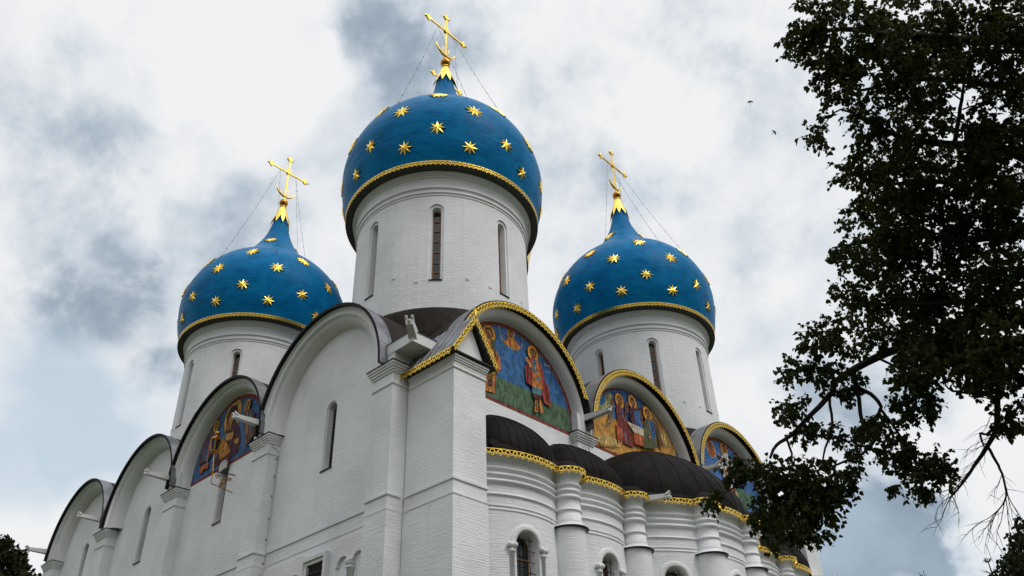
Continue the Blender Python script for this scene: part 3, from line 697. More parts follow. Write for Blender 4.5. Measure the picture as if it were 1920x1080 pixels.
def crown(cx_, cy_, fz, fr, gold=False, stars=True, azc=-45, neck=0, ck=1.0):
    """drum, dome, cross and chains; fz maps the master profile height, fr scales radii"""
    org = (cx_, cy_, fz(21.0)); Rd = 4.24*fr; c0 = (cx_, cy_)
    fm = lambda u, v, d: (cx_+(Rd-d)*math.cos(u/Rd), cy_+(Rd-d)*math.sin(u/Rd), v)
    si, sp = fz(23.22), fz(27.22)
    wins = [dict(u=R_(a)*Rd, chain=[(.35, si, sp, 0), (.34, si, sp, .07), (.235, si+.02, sp-.05, .07), (.20, si+.12, sp-.05, .42)]) for a in (-180+22.5*0+45*i for i in range(8))]
    wins = [dict(w_, u=(w_['u'])) for w_ in wins]
    u_lo = R_(-202.5)*Rd; u_hi = R_(157.5)*Rd
    mb = MB(); holed(mb, fm, u_lo, u_hi, fz(20.0), lambda u: fz(28.05), wins, .42)
    q = lambda r, z: (Rd+r*fr, fz(z))
    mb.lathe([q(0, 28.05), q(.03, 28.07), q(.03, 28.18), q(.08, 28.2), q(.08, 28.32), q(.04, 28.34), q(.05, 28.44), q(.13, 28.47), q(.13, 28.57), q(.07, 28.6), q(.08, 28.9), q(.1, 29.05),
              q(.17, 29.08), q(.17, 29.14), q(.23, 29.16), q(.23, 29.23), q(.3, 29.26), q(.31, 29.33)], 96, 0, 2*PI, c0, 0, False)
    for a in range(0, 360, 15):             # putlog stones
        if a % 45 in (0,): continue
        u = R_(a+4); z = fz(23.4+.25*math.sin(a)); p0 = fm(u*Rd, z, 0)
        t_ = Vector((-math.sin(u), math.cos(u), 0)); nn = Vector((math.cos(u), math.sin(u), 0)); p0 = Vector(p0)
        w2 = .075
        v = [p0-t_*w2-nn*.1, p0+t_*w2-nn*.1, p0+t_*w2+nn*.03, p0-t_*w2+nn*.03]; v += [x_+Vector((0, 0, .13)) for x_ in v]
        mb.hexa(v, 0)
    dro = part(mb, 'drum', [WHITE_WALL], CATH, org)
    for i in range(8):
        wb = MB(); L = sp-si
        window_mesh(wb, fm, R_(-180+45*i)*Rd, .20, si+.12, sp-.05, .42, [si+.12+L*f_ for f_ in (.14, .27, .42, .57, .72, .86)], 0, 1, .05)
        wx = R_(-180+45*i)*Rd
        for b_, h_ in ((-.22, 0),):
            pts = [fm(wx+a, si+z_, d_) for d_ in (-.05, .40) for z_ in (-.03, .02) for a in (-.3, .3)]
            wb.hexa([pts[0], pts[1], pts[5], pts[4], pts[2], pts[3], pts[7], pts[6]], 2)
        part(wb, 'window', [WOOD, GLASS, EDGE], dro, org)
    mb = MB(); mb.lathe([(Rd-.1, fz(21.78)), (Rd+.10, fz(21.74)), (Rd+.13, fz(21.66)), (Rd+.14, fz(20.4)), (Rd+.15, fz(19.0))], 64, 0, 2*PI, c0, 0)
    part(mb, 'drum_skirt', [ROOF_BROWN], dro, org)
    # dome
    zs = list(np.linspace(29.56, 41.1, 60)); rs = hermite(zs); mb = MB()
    mb.lathe([(r*fr, fz(z)) for r, z in zip(rs, zs)], 96, 0, 2*PI, c0, 0)
    mb.lathe([(Rd+.2, fz(29.35)), (4.90*fr, fz(29.36))], 96, 0, 2*PI, c0, 1)
    mb.lathe([(4.90*fr, fz(29.36)), (4.90*fr, fz(29.58)), (4.80*fr, fz(29.6))], 96, 0, 2*PI, c0, 2)
    do = part(mb, 'dome', [GOLD_DOME if gold else BLUE_PAINT, SOFFIT, EDGE], CATH, org)
    tm = MB(); Re = 4.92*fr
    lace(tm, lambda s, t, nn: (cx_+(Re+nn-.1*t)*math.cos(s/Re), cy_+(Re+nn-.1*t)*math.sin(s/Re), fz(29.6)-t), 2*PI*Re, .255, .235)
    part(tm, 'gold_trim', [GOLD], do, org)
    if stars:
        ROWS = [(30.47, 17.5, 35, .40, 8), (31.42, 0, 39, .42, 8), (32.95, 20, 40, .50, 9), (34.4, 0, 40, .50, 10), (37.9, neck, 97, .46, 10)]
        for z, off, step, ro, n in ROWS:
            ro *= .98
            for i in range(-3, 4):
                a = azc+off+step*i
                if abs(off+step*i) > 116: continue
                r = hermite([z])[0]; dr = (hermite([z+.05])[0]-hermite([z-.05])[0])/.1
                A = R_(a); nn = Vector((math.cos(A), math.sin(A), -dr)).normalized(); tv = Vector((math.cos(A)*dr, math.sin(A)*dr, 1)).normalized()
                P_ = Vector((cx_+r*fr*math.cos(A), cy_+r*fr*math.sin(A), fz(z)))
                nn = (nn+Vector((random.uniform(-1, 1), random.uniform(-1, 1), random.uniform(-1, 1)))*.07).normalized(); sb = MB(); star(sb, P_, nn, tv, ro*fr, n); part(sb, 'star', [GOLD], do, P_)
    # collar with petals
    mb = MB(); N = 40; rows = []
    for f_ in (0, .2, .45, .7, .85, 1):
        row = []
        for j in range(N+1):
            pet = abs(((j/N*10) % 1)-.5)*2     # 0 petal tip, 1 notch
            zb = 40.2+.8*pet; z = zb+(42.05-zb)*f_; rr = np.interp(z, [40.2, 41.3, 42.05], [.76, .43, .21])
            row.append((cx_+rr*fr*math.cos(2*PI*j/N), cy_+rr*fr*math.sin(2*PI*j/N), fz(z)))
        rows.append(row)
    mb.grid(rows, 0, True)
    mb.lathe([(.21*fr, fz(42.05)), (.25*fr, fz(42.06)), (.25*fr, fz(42.12)), (.15*fr, fz(42.15)), (.13*fr, fz(42.4))], 24, 0, 2*PI, c0, 0)
    part(mb, 'collar', [GOLD], do, org)
    # cross in the plane of the meridian, bar running along y
    mb = MB(); co_ = (cx_, cy_, fz(42.7)); q3 = lambda y, z: Vector((cx_, cy_+y*fr*ck, fz(z)))
    def bar(y0, z0, y1, z1, w_=.05, d_=.04):
        a, b = q3(y0, z0), q3(y1, z1); d = (b-a).normalized(); s_ = d.cross(Vector((1, 0, 0))); x = Vector((d_*fr, 0, 0)); s_ = s_*w_*fr
        mb.hexa([a-s_-x, a+s_-x, a+s_+x, a-s_+x, b-s_-x, b+s_-x, b+s_+x, b-s_+x], 0)
    bar(0, 42.5, 0, 46.85); bar(-1.45, 45.47, 1.45, 45.47)
    def trefoil(y, z, dy, dz):
        c_ = q3(y, z); mb.tube([c_+Vector((-.06, 0, 0)), c_+Vector((.06, 0, 0))], .17*fr, 10)
        for (ey, ez, l) in ((dy, dz, .36), (dz, dy, .30), (-dz, -dy, .30)):
            t0, t1 = q3(y+ey*.1, z+ez*.1), q3(y+ey*l, z+ez*l); mb.tube([t0, (t0+t1)/2, t1], [.05*fr, .085*fr, .012], 6)
        for sg in (-1, 1):
            t1 = q3(y+dy*.22+sg*dz*.2, z+dz*.22+sg*dy*.2); mb.tube([c_, t1], [.03, .012], 5)
    trefoil(-1.42, 45.47, -1, 0); trefoil(1.42, 45.47, 1, 0); trefoil(0, 46.75, 0, 1)
    c_ = q3(0, 45.47); mb.tube([c_+Vector((-.09, 0, 0)), c_+Vector((.09, 0, 0))], .17*fr, 12)
    for i in range(12):
        a = PI/12+PI*i/6
        if min(abs(math.sin(a)), abs(math.cos(a))) < .2: continue
        for l in ((.72 if i % 2 else .58),): mb.tube([c_, q3(l*math.cos(a), 45.47+l*math.sin(a))], [.018, .008], 4)
    pts = [(.78*math.sin(a), 43.95-.82*math.cos(a)) for a in [R_(-78+156*i/14) for i in range(15)]]
    mb.tube([q3(y, z) for y, z in pts], [(.03+.065*math.sin(PI*i/14))*fr for i in range(15)], 6)
    for sg in (-1, 1):
        mb.tube([q3(sg*.08, 43.1), q3(sg*.28, 43.45), q3(sg*.2, 43.8), q3(sg*.34, 43.95)], .014, 4)
    cro = part(mb, 'cross', [GOLD], CATH, co_)
    ob = MB(); ob.ball((cx_, cy_, fz(42.50)), .31*fr, 0, 20, 12); part(ob, 'orb', [GOLD_OLD], cro, co_)
    for y, a in ((-.66, -72), (-.66, -27), (.66, -3), (.66, 120)):
        p0 = q3(y, 45.36); z1 = 34.5; r1 = hermite([z1])[0]*fr+.03; p1 = Vector((cx_+r1*math.cos(R_(a)), cy_+r1*math.sin(R_(a)), fz(z1)))
        ch = MB(); pts = []
        for i in range(13):
            t_ = i/12; p_ = p0.lerp(p1, t_); p_.z -= .22*math.sin(PI*t_); pts.append(p_)
        ch.tube(pts, .009, 4)
        for p_ in pts[1:]: ch.ball(p_, .03, 0, 6, 4)
        part(ch, 'guy_chain', [CHAIN], cro, co_)
crown(-4.44, 6.26, Z, K, neck=21)
crown(-22.65, 6.26, Z, K)
crown(-4.44, 23.84, Z, K, neck=48)
KC = 1.2
crown(-13.9, 14.75, lambda z: 37.9+(z-29.58)*1.235 if z > 29.58 else 37.9+(z-29.58)*1.5, KC*1.03, True, False, ck=.84)

# ---- murals (painted plaster, thin layers of paint on the lunettes)
def mural(label, axis, c, yc, zc, R, base, layers, bw=.2, notch=None):
    mats = []; mb = MB(); cnt = [0]
    def mi(col):
        m_ = fresco(col)
        if m_ not in mats: mats.append(m_)
        return mats.index(m_)
    def put(poly, col, lift):
        P_ = [(q if isinstance(q, tuple) else q) for q in poly]
        tri = tessellate_polygon([[Vector((a, b, 0)) for a, b in P_]])
        off = .012+.003*lift
        vs = [(c+off, a, b) if axis == 'x' else (a, c-off, b) for a, b in P_]
        fs = []
        for t_ in tri:
            a, b, d = (Vector(vs[i]) for i in t_); n_ = (b-a).cross(d-a)
            ok = (n_.x > 0) if axis == 'x' else (n_.y < 0)
            fs.append(tuple(t_) if ok else tuple(t_)[::-1])
        mb.add(vs, fs, mi(col))
    def seg(r, b):
        h0 = math.asin(max(-.99, min(1, (b-zc)/r))); n = 36
        return [(yc-r*math.cos(h0+(PI-2*h0)*j/n), zc+r*math.sin(h0+(PI-2*h0)*j/n)) for j in range(n+1)]
    put(seg(R, base), (.22, .045, .024), 0)
    RI = R-bw
    bgp = seg(RI, base+.14)
    inside = lambda a, b: (math.hypot(a-yc, b-zc) <= RI-.01) and b > base+.13
    put(bgp, layers[0], 1)
    lift = 2
    def clip(P_):
        out = []
        for a, b in P_:
            b = max(b, base+.15); d = math.hypot(a-yc, b-zc)
            if d > RI-.02 and b > zc: a, b = yc+(a-yc)*(RI-.02)/d, zc+(b-zc)*(RI-.02)/d
            if b <= zc: a = min(max(a, yc-RI+.02), yc+RI-.02)
            out.append((a, b))
        return out
    faces = []; skip = False
    def inside_p(P_, a, b):
        c_ = False; n_ = len(P_)
        for i in range(n_):
            (x1, y1), (x2, y2) = P_[i], P_[i-1]
            if (y1 > b) != (y2 > b) and a < (x2-x1)*(b-y1)/(y2-y1+1e-12)+x1: c_ = not c_
        return c_
    rg = random.Random(len(label))
    for li_, (kind, data, col) in enumerate(layers[1:]):
        if skip and kind == 'c' and col[0] < .5: skip = False; continue
        skip = False
        if kind == 'p': P_ = clip([w2(axis, c, *q) for q in data])
        elif kind == 'c':
            (x, y), (x2, y2), asp = data; a, b = w2(axis, c, x, y); a2, b2 = w2(axis, c, x2, y2); r = math.hypot(a2-a, b2-b)
            if col[0] > .5 and r > .3: put(clip([(a+(r*asp+.05)*math.cos(2*PI*j/20), b+(r+.05)*math.sin(2*PI*j/20)) for j in range(20)]), (.09, .025, .015), lift); lift += 1
            P_ = clip([(a+r*asp*math.cos(2*PI*j/20), b+r*math.sin(2*PI*j/20)) for j in range(20)])
        put(P_, col, lift); lift += 1
        if kind == 'c' and col[0] > .5 and r > .25:          # head inside the nimbus
            skip = True
            E_ = lambda u, v, ru, rv, n_=14: clip([(a+r*asp*(u+ru*math.cos(2*PI*j/n_)), b+r*(v+rv*math.sin(2*PI*j/n_))) for j in range(n_)])
            put(E_(.02, .06, .60, .62), (.07, .03, .018), lift); put(E_(-.04, -.10, .42, .50), (.34, .15, .05), lift+1)
            put(E_(-.04, -.46, .30, .26), (.10, .045, .025), lift+2); put(E_(-.10, .02, .30, .07), (.20, .08, .03), lift+2)
            for e_ in (-.22, .12): put(E_(e_, -.02, .09, .055, 8), (.02, .012, .01), lift+3)
            put(E_(-.07, -.18, .045, .17, 8), (.17, .07, .03), lift+3); put(E_(-.06, -.36, .13, .035, 8), (.14, .03, .02), lift+3)
            put(E_(.16, -.12, .10, .30, 8), (.46, .24, .09), lift+2); lift += 4
        if kind == 'p':
            xs_ = [q[0] for q in P_]; zs_ = [q[1] for q in P_]; w_, h_ = max(xs_)-min(xs_), max(zs_)-min(zs_)
            if .25 < w_ < 3.2 and .5 < h_ < 3.5 and li_ > 0:  # drawn folds and lights
                for f_ in range(6):
                    x0_ = min(xs_)+w_*(f_+.5+rg.uniform(-.3, .3))/6; sl_ = rg.uniform(-.16, .16)*w_
                    cc_ = tuple(q*.42 for q in col) if f_ % 2 == 0 else tuple(min(1, q*1.7+.03) for q in col); tk = rg.uniform(.02, .045)
                    z0_ = max(zs_); st_ = h_/12
                    for k_ in range(12):
                        pa = (x0_+sl_*k_/12+.03*math.sin(k_*1.3+f_), z0_-st_*k_); pb = (x0_+sl_*(k_+1)/12+.03*math.sin((k_+1)*1.3+f_), z0_-st_*(k_+1))
                        if all(inside_p(P_, pp[0]+e_, pp[1]) for pp in (pa, pb) for e_ in (-.04, .04)):
                            t0_ = tk*math.sin(PI*(k_+.6)/13); t1_ = tk*math.sin(PI*(k_+1.4)/13); put([(pa[0]-t0_, pa[1]), (pa[0]+t0_, pa[1]), (pb[0]+t1_, pb[1]), (pb[0]-t1_, pb[1])], cc_, lift)
                lift += 1
    if notch:
        a, hw, zt_ = notch
        put([(a-hw-.12, base-.1), (a-hw-.12, zt_)]+[(a-(hw+.12)*math.cos(PI*j/10), zt_+(hw+.12)*math.sin(PI*j/10)) for j in range(1, 10)]+[(a+hw+.12, zt_), (a+hw+.12, base-.1)], (.17, .028, .014), lift)
        put([(a-hw, base-.2), (a-hw, zt_)]+[(a-hw*math.cos(PI*j/10), zt_+hw*math.sin(PI*j/10)) for j in range(1, 10)]+[(a+hw, zt_), (a+hw, base-.2)], (.5, .5, .5), lift+1)
    o = part(mb, 'mural', mats); o['label'] = label; return o
def w2(axis, c, px, py):
    p_ = at(px, py, axis, c); return (p_.y, p_.z) if axis == 'x' else (p_.x, p_.z)
ORANGE, SKIN, HALO = (.50, .17, .035), (.30, .13, .04), (.62, .27, .035)
BLUE_F, GREEN_F, MAROON, TEAL, OCHRE = (.036, .125, .30), (.075, .135, .075), (.15, .026, .022), (.07, .19, .23), (.50, .25, .055)
z6 = lambda L: [(860+x/3.6, 560+y/3.6) for x, y in L]
zt6 = lambda L: [(1100+x/6.75, 690+y/6.75) for x, y in L]
zt7 = lambda L: [(1300+x/6.35, 790+y/6.35) for x, y in L]
zt8 = lambda L: [(340+x/5.4, 720+y/5.4) for x, y in L]
def C_(zf, cx_, cy_, ex, ey, asp=1.0):
    a, b = zf([(cx_, cy_), (ex, ey)]); return (a, b, asp)
mural('arched fresco of two robed saints on a blue sky over green ground', 'x', XW, 6.32, 18.42, 3.84, 18.05, [BLUE_F,
    ('p', z6([(100, 470), (230, 515), (480, 622), (745, 750), (770, 900), (740, 900), (170, 660), (60, 610)]), GREEN_F),
    ('c', C_(z6, 350, 240, 352, 140), (.16, .24, .36)), ('c', C_(z6, 352, 236, 354, 150), (.05, .12, .30)),
    ('p', z6([(288, 270), (318, 285), (340, 255), (365, 262), (390, 300), (418, 340), (380, 352), (330, 320), (300, 300)]), ORANGE),
    ('c', C_(z6, 348, 240, 350, 205, .8), HALO), ('c', C_(z6, 349, 245, 350, 226, .7), (.2, .07, .02)),
    ('c', C_(z6, 200, 235, 202, 180, .9), HALO), ('c', C_(z6, 203, 240, 204, 212, .65), SKIN),
    ('p', z6([(180, 295), (215, 275), (238, 340), (270, 400), (280, 480), (240, 500), (235, 640), (180, 625), (150, 600)]), ORANGE),
    ('p', z6([(205, 270), (225, 280), (250, 380), (240, 395), (215, 330)]), (.05, .10, .05)),
    ('p', z6([(190, 520), (215, 525), (215, 600), (185, 590)]), (.10, .045, .03)),
    ('c', C_(z6, 492, 375, 494, 328, .9), HALO), ('c', C_(z6, 491, 383, 492, 355, .65), (.2, .08, .025)),
    ('p', z6([(438, 470), (455, 430), (480, 405), (520, 420), (545, 450), (560, 510), (570, 560), (600, 610), (612, 738), (565, 708), (550, 640), (490, 600), (445, 570)]), (.30, .045, .035)),
    ('p', z6([(487, 430), (515, 415), (535, 480), (548, 560), (520, 570), (490, 540)]), (.45, .14, .03)),
    ('p', z6([(485, 425), (512, 420), (508, 470), (490, 480)]), TEAL), ('p', z6([(470, 470), (482, 466), (518, 500), (510, 515)]), TEAL), ('p', z6([(505, 535), (548, 545), (520, 565)]), TEAL),
    ('p', z6([(480, 550), (552, 575), (550, 620), (482, 600)]), ORANGE), ('p', z6([(482, 598), (550, 620), (546, 660), (484, 642)]), TEAL),
    ('p', z6([(486, 645), (545, 660), (538, 690), (500, 690)]), (.10, .03, .02)),
    ('p', z6([(502, 690), (518, 695), (522, 770), (495, 772)]), ORANGE), ('p', z6([(526, 692), (540, 690), (555, 775), (540, 782)]), ORANGE),
    ('p', z6([(435, 405), (450, 400), (465, 440), (480, 470), (465, 475)]), ORANGE)]
    +[('p', z6([(x_, y_), (x_+3, y_+1), (x_+4+dx_, y_+16), (x_+1+dx_, y_+15)]), (.30, .36, .42)) for x_, y_, dx_ in ((562, 445, 0), (569, 449, 3), (577, 452, -2), (586, 456, 1), (594, 461, 2), (577, 490, 1), (585, 495, -2), (592, 498, 2))]
    +[('p', z6([(a_, b_), (a_+5, b_), (c_+3, d_), (c_, d_)]), (.13, .02, .02)) for a_, b_, c_, d_ in ((560, 540, 585, 690), (575, 590, 598, 725), (452, 450, 450, 560), (465, 480, 470, 585))]
    +[('p', z6([(a_, b_), (a_+4, b_), (c_+2, d_), (c_, d_)]), (.22, .07, .02)) for a_, b_, c_, d_ in ((215, 300, 225, 620), (235, 360, 262, 480), (320, 290, 350, 340), (375, 285, 395, 335))])
mural('arched fresco of three robed haloed figures on ochre hills', 'x', XW, 15.20, 18.25, 4.08, 18.05, [BLUE_F,
    ('p', zt6([(60, 640), (140, 610), (220, 560), (330, 640), (560, 700), (700, 560), (830, 560), (900, 650), (1010, 780), (1120, 1000), (1250, 1700), (400, 1400), (60, 1150)]), OCHRE),
    ('p', zt6([(90, 430), (150, 420), (165, 480), (230, 440), (235, 310), (320, 330), (325, 480), (250, 560), (80, 640)]), (.30, .28, .11)),
    ('p', zt6([(240, 310), (265, 300), (270, 400), (245, 420)]), (.16, .18, .10)),
    ('p', zt6([(700, 470), (800, 540), (880, 640), (890, 720), (820, 640), (720, 560)]), (.40, .30, .10)),
    ('p', zt6([(560, 330), (760, 400), (840, 500), (740, 480), (640, 400)]), (.05, .06, .05)),
    ('p', zt6([(910, 860), (960, 770), (1010, 850), (1060, 1000), (1000, 1010)]), (.45, .30, .10)),
    ('p', zt6([(80, 880), (230, 840), (360, 900), (420, 1010), (140, 960)]), (.50, .34, .12)), ('p', zt6([(120, 930), (300, 1000), (420, 1030), (180, 1040)]), (.30, .17, .05)),
    ('p', zt6([(305, 385), (335, 420), (340, 480), (290, 620), (220, 760), (262, 620), (270, 470)]), (.12, .06, .03)), ('p', zt6([(345, 490), (330, 520), (290, 660), (228, 752), (300, 690)]), (.12, .15, .11)),
    ('c', C_(zt6, 402, 420, 404, 335, .85), HALO), ('c', C_(zt6, 398, 430, 399, 382, .62), (.18, .08, .03)),
    ('p', zt6([(352, 480), (395, 470), (445, 540), (490, 650), (500, 700), (545, 770), (560, 880), (582, 1015), (520, 990), (450, 960), (430, 800), (372, 700)]), MAROON),
    ('p', zt6([(410, 500), (440, 540), (450, 600), (425, 590)]), (.03, .05, .16)), ('p', zt6([(455, 820), (470, 815), (500, 950), (480, 960)]), (.20, .13, .14)), ('p', zt6([(420, 600), (440, 590), (480, 680), (465, 690)]), (.22, .10, .10)),
    ('p', zt6([(350, 700), (372, 690), (400, 940), (375, 950)]), (.42, .07, .025)), ('p', zt6([(370, 720), (440, 800), (430, 930), (395, 890)]), (.38, .09, .03)),
    ('p', zt6([(475, 420), (505, 440), (512, 560), (470, 600), (460, 500)]), (.11, .055, .03)), ('p', zt6([(625, 490), (665, 540), (690, 640), (660, 700), (620, 560)]), (.12, .06, .03)),
    ('c', C_(zt6, 556, 445, 558, 365, .85), HALO), ('c', C_(zt6, 550, 452, 551, 408, .62), (.18, .08, .03)),
    ('p', zt6([(520, 520), (560, 495), (600, 540), (610, 660), (620, 750), (570, 740), (515, 640)]), (.075, .02, .03)),
    ('p', zt6([(572, 560), (610, 545), (645, 560), (650, 640), (690, 770), (640, 765), (590, 740)]), (.035, .10, .27)),
    ('p', zt6([(490, 690), (705, 790), (695, 880), (560, 815)]), (.52, .46, .34)), ('p', zt6([(560, 820), (695, 882), (700, 1010), (580, 970)]), (.42, .09, .03)),
    ('c', C_(zt6, 735, 595, 737, 512, .85), HALO), ('c', C_(zt6, 728, 605, 729, 560, .62), (.18, .08, .03)),
    ('p', zt6([(800, 610), (860, 690), (900, 840), (945, 1020), (900, 1000), (850, 850), (810, 730)]), (.12, .06, .03)),
    ('p', zt6([(690, 700), (715, 655), (760, 660), (810, 720), (840, 850), (865, 1030), (690, 1030), (692, 830)]), (.075, .085, .035)),
    ('p', zt6([(750, 680), (790, 680), (812, 740), (835, 880), (800, 930), (775, 800)]), (.035, .10, .26)), ('p', zt6([(745, 880), (780, 875), (780, 895), (750, 895)]), ORANGE),
    ('p', zt6([(715, 720), (728, 715), (730, 860), (715, 880)]), (.14, .14, .07))])
mural('arched fresco of a saint in a white robe beside a medallion', 'x', XW, 23.9, 18.42, 3.84, 18.05, [(.055, .15, .36),
    ('p', zt7([(100, 600), (200, 640), (450, 760), (720, 890), (760, 1000), (600, 1080), (300, 900), (80, 700)]), (.075, .14, .09)),
    ('c', C_(zt7, 208, 330, 210, 240, .85), (.42, .42, .40)), ('c', C_(zt7, 208, 332, 210, 250, .85), (.36, .10, .03)), ('c', C_(zt7, 206, 310, 208, 262, .6), (.16, .07, .03)),
    ('c', C_(zt7, 360, 338, 362, 262, .8), HALO), ('c', C_(zt7, 362, 345, 363, 302, .6), (.42, .24, .06)),
    ('c', C_(zt7, 514, 445, 516, 405, .75), HALO), ('c', C_(zt7, 514, 450, 515, 428, .6), SKIN),
    ('p', zt7([(350, 810), (400, 800), (515, 850), (548, 1000), (380, 930)]), (.5, .38, .2)), ('p', zt7([(352, 815), (362, 825), (400, 930), (380, 930)]), (.45, .10, .03)),
    ('p', zt7([(375, 920), (550, 990), (560, 1020), (385, 950)]), (.45, .10, .03)),
    ('p', zt7([(395, 770), (480, 760), (500, 940), (460, 930), (405, 910)]), (.17, .04, .045)), ('p', zt7([(425, 780), (455, 780), (462, 930), (440, 920)]), (.40, .14, .04)),
    ('p', zt7([(332, 400), (362, 380), (392, 400), (430, 470), (470, 560), (500, 770), (470, 800), (400, 785), (350, 690), (300, 545), (298, 470)]), (.52, .52, .50)),
    ('p', zt7([(360, 580), (385, 560), (395, 640), (365, 640)]), ORANGE), ('p', zt7([(275, 385), (290, 390), (325, 490), (318, 510)]), ORANGE),
    ('p', zt7([(340, 430), (350, 430), (355, 660), (342, 620)]), (.2, .2, .2)), ('p', zt7([(405, 480), (415, 480), (440, 720), (425, 720)]), (.22, .22, .22)), ('p', zt7([(372, 410), (380, 410), (384, 545), (374, 550)]), (.25, .25, .24))])
mural('arched fresco of a large haloed figure in a dark robe on deep blue', 'y', YW, -13.62, 18.62, 3.54, 18.42, [(.05, .12, .25),
    ('c', C_(zt8, 525, 330, 545, 165, .82), (.52, .29, .05)),
    ('p', zt8([(330, 850), (345, 760), (390, 690), (440, 560), (455, 480), (470, 330), (520, 225), (565, 225), (582, 300), (560, 380), (600, 440), (608, 560), (580, 690), (510, 750), (430, 800)]), (.060, .018, .022)),
    ('c', C_(zt8, 508, 365, 512, 300, .62), (.36, .16, .045)), ('p', zt8([(455, 430), (490, 390), (520, 420), (500, 470), (470, 480)]), (.30, .12, .035)),
    ('p', zt8([(395, 600), (440, 555), (480, 610), (500, 690), (470, 720), (400, 770), (385, 690)]), (.46, .19, .035)), ('p', zt8([(440, 520), (500, 500), (545, 480), (525, 560), (470, 580)]), (.46, .24, .07)),
    ('p', zt8([(545, 570), (590, 545), (588, 600), (550, 610)]), (.46, .2, .04)), ('p', zt8([(445, 500), (470, 490), (465, 560), (440, 570)]), (.09, .15, .10)),
    ('c', C_(zt8, 367, 435, 370, 382, .8), (.52, .29, .05)), ('c', C_(zt8, 366, 440, 368, 408, .6), (.16, .06, .03)),
    ('p', zt8([(295, 520), (335, 480), (390, 500), (392, 570), (350, 640), (300, 760), (185, 830), (230, 660)]), (.10, .055, .07)), ('p', zt8([(300, 560), (330, 590), (290, 760), (250, 800), (255, 700)]), (.045, .11, .24)),
    ('p', zt8([(200, 915), (205, 850), (290, 795), (290, 855), (240, 870), (225, 905)]), (.40, .11, .03)), ('p', zt8([(300, 600), (312, 600), (285, 790), (270, 800)]), (.36, .12, .04)),
    ('c', C_(zt8, 690, 222, 694, 165, .75), (.52, .29, .05)), ('c', C_(zt8, 692, 230, 694, 195, .6), (.16, .06, .03)),
    ('p', zt8([(655, 300), (680, 265), (720, 255), (760, 300), (765, 520), (700, 600), (645, 660), (680, 560), (655, 420)]), (.12, .055, .035)), ('p', zt8([(680, 300), (700, 290), (700, 520), (670, 620)]), (.22, .11, .05)), ('p', zt8([(720, 280), (740, 290), (745, 480), (725, 500)]), (.06, .12, .2))],
    notch=(-13.58, .40, 18.33))

# ------------------------------------------------------------------ small things on the cathedral
L0 = at(404, 835, 'y', -.3)
LT = thing('wall_lantern', (L0.x, YW, 17.6), 'gilt lantern on an iron scroll bracket before the south fresco', 'lantern')
mb = MB(); y = -.3; x = L0.x+.1
mb.tube([(x+.25, YW, 17.65), (x+.12, y, 17.6)], .025, 6); mb.tube([(x+.3, YW+.1, 16.75), (x+.12, y, 17.0)], .022, 6, 1); mb.tube([(x+.12, y, 17.6), (x+.12, y, 17.0)], .025, 6, 1)
for k, (fy, fz_, r) in enumerate(((.25, 17.42, .13), (.55, 17.22, .15), (.82, 17.38, .11), (.45, 17.02, .1))):
    mb.tube([(x+.12+.1*fy, y+fy+r*(1-i/22)*math.cos(a), fz_+r*(1-i/22)*math.sin(a)) for i, a in enumerate([i*.55 for i in range(18)])], .024, 5, 1)
mb.build('bracket', [IRON, GOLD_OLD], LT)
mb = MB(); mb.tube([(x+.12, y, 17.6), (L0.x, y, L0.z-.42)], .03, 6); mb.build('pole', [GOLD_OLD], LT)
mb = MB(); zb = L0.z-.38
def hexring(r, z): return [(L0.x+r*math.cos(PI/6+i*PI/3), y+r*math.sin(PI/6+i*PI/3), z) for i in range(6)]
mb.grid([hexring(.02, zb-.12), hexring(.16, zb), hexring(.19, zb+.04), hexring(.19, zb+.08)], 0, False, True)
A, B2 = hexring(.18, zb+.08), hexring(.26, zb+.62)
for i in range(6): mb.tube([A[i], B2[i]], .028, 5)
for i in range(6):
    j = (i+1) % 6; mb.tube([A[i], A[j]], .028, 5); mb.tube([B2[i], B2[j]], .03, 5)
mb.grid([hexring(.28, zb+.62), hexring(.30, zb+.66), hexring(.14, zb+.82), hexring(.07, zb+.86), hexring(.07, zb+.92)], 0, False, True)
mb.ball((L0.x, y, zb+1.0), .11, 0, 10, 8)
lh = mb.build('lamp_housing', [GOLD_OLD], LT)
mb = MB(); mb.grid([hexring(.165, zb+.09), hexring(.245, zb+.61)], 0, False, True); mb.build('pane', [GLASS], lh)

def cable(name, pts, r, label, clips=()):
    mb = MB(); mb.tube(pts, r, 5)
    for p_ in clips: mb.ball(p_, r*2.0, 1, 6, 4)
    o = mb.build(name, [PIPE if clips else CABLE, CABLE], None, pts[-1]); return tag(o, label, 'cable')
P1 = [at(x, y, 'y', .0) for x, y in ((497, 785), (491, 805), (488, 825), (492, 835), (503, 833), (515, 834))]
P2 = [Vector((-8.74, .16, z)) for z in (17.6, 17.2, 16.4, 15.5, 14.5, 13.6, 12.6, 11.0, 9.0)]
P2 = [Vector((-8.765+.01*math.sin(i), .685, p_.z)) for i, p_ in enumerate(P2)]
cable('cable', P1+[Vector((-8.72, .3, 17.75))]+P2, .022, 'grey cable hanging down the pilaster right of the south fresco', [p_+Vector((0, -.03, 0)) for p_ in P2[1:]])
P3 = [at(x, y, 'x', .95) for x, y in ((1105, 784), (1110, 800), (1112, 818), (1107, 830), (1104, 842), (1107, 852))]
cable('cable', P3, .022, 'grey cable hanging over the capital between two east frescoes')

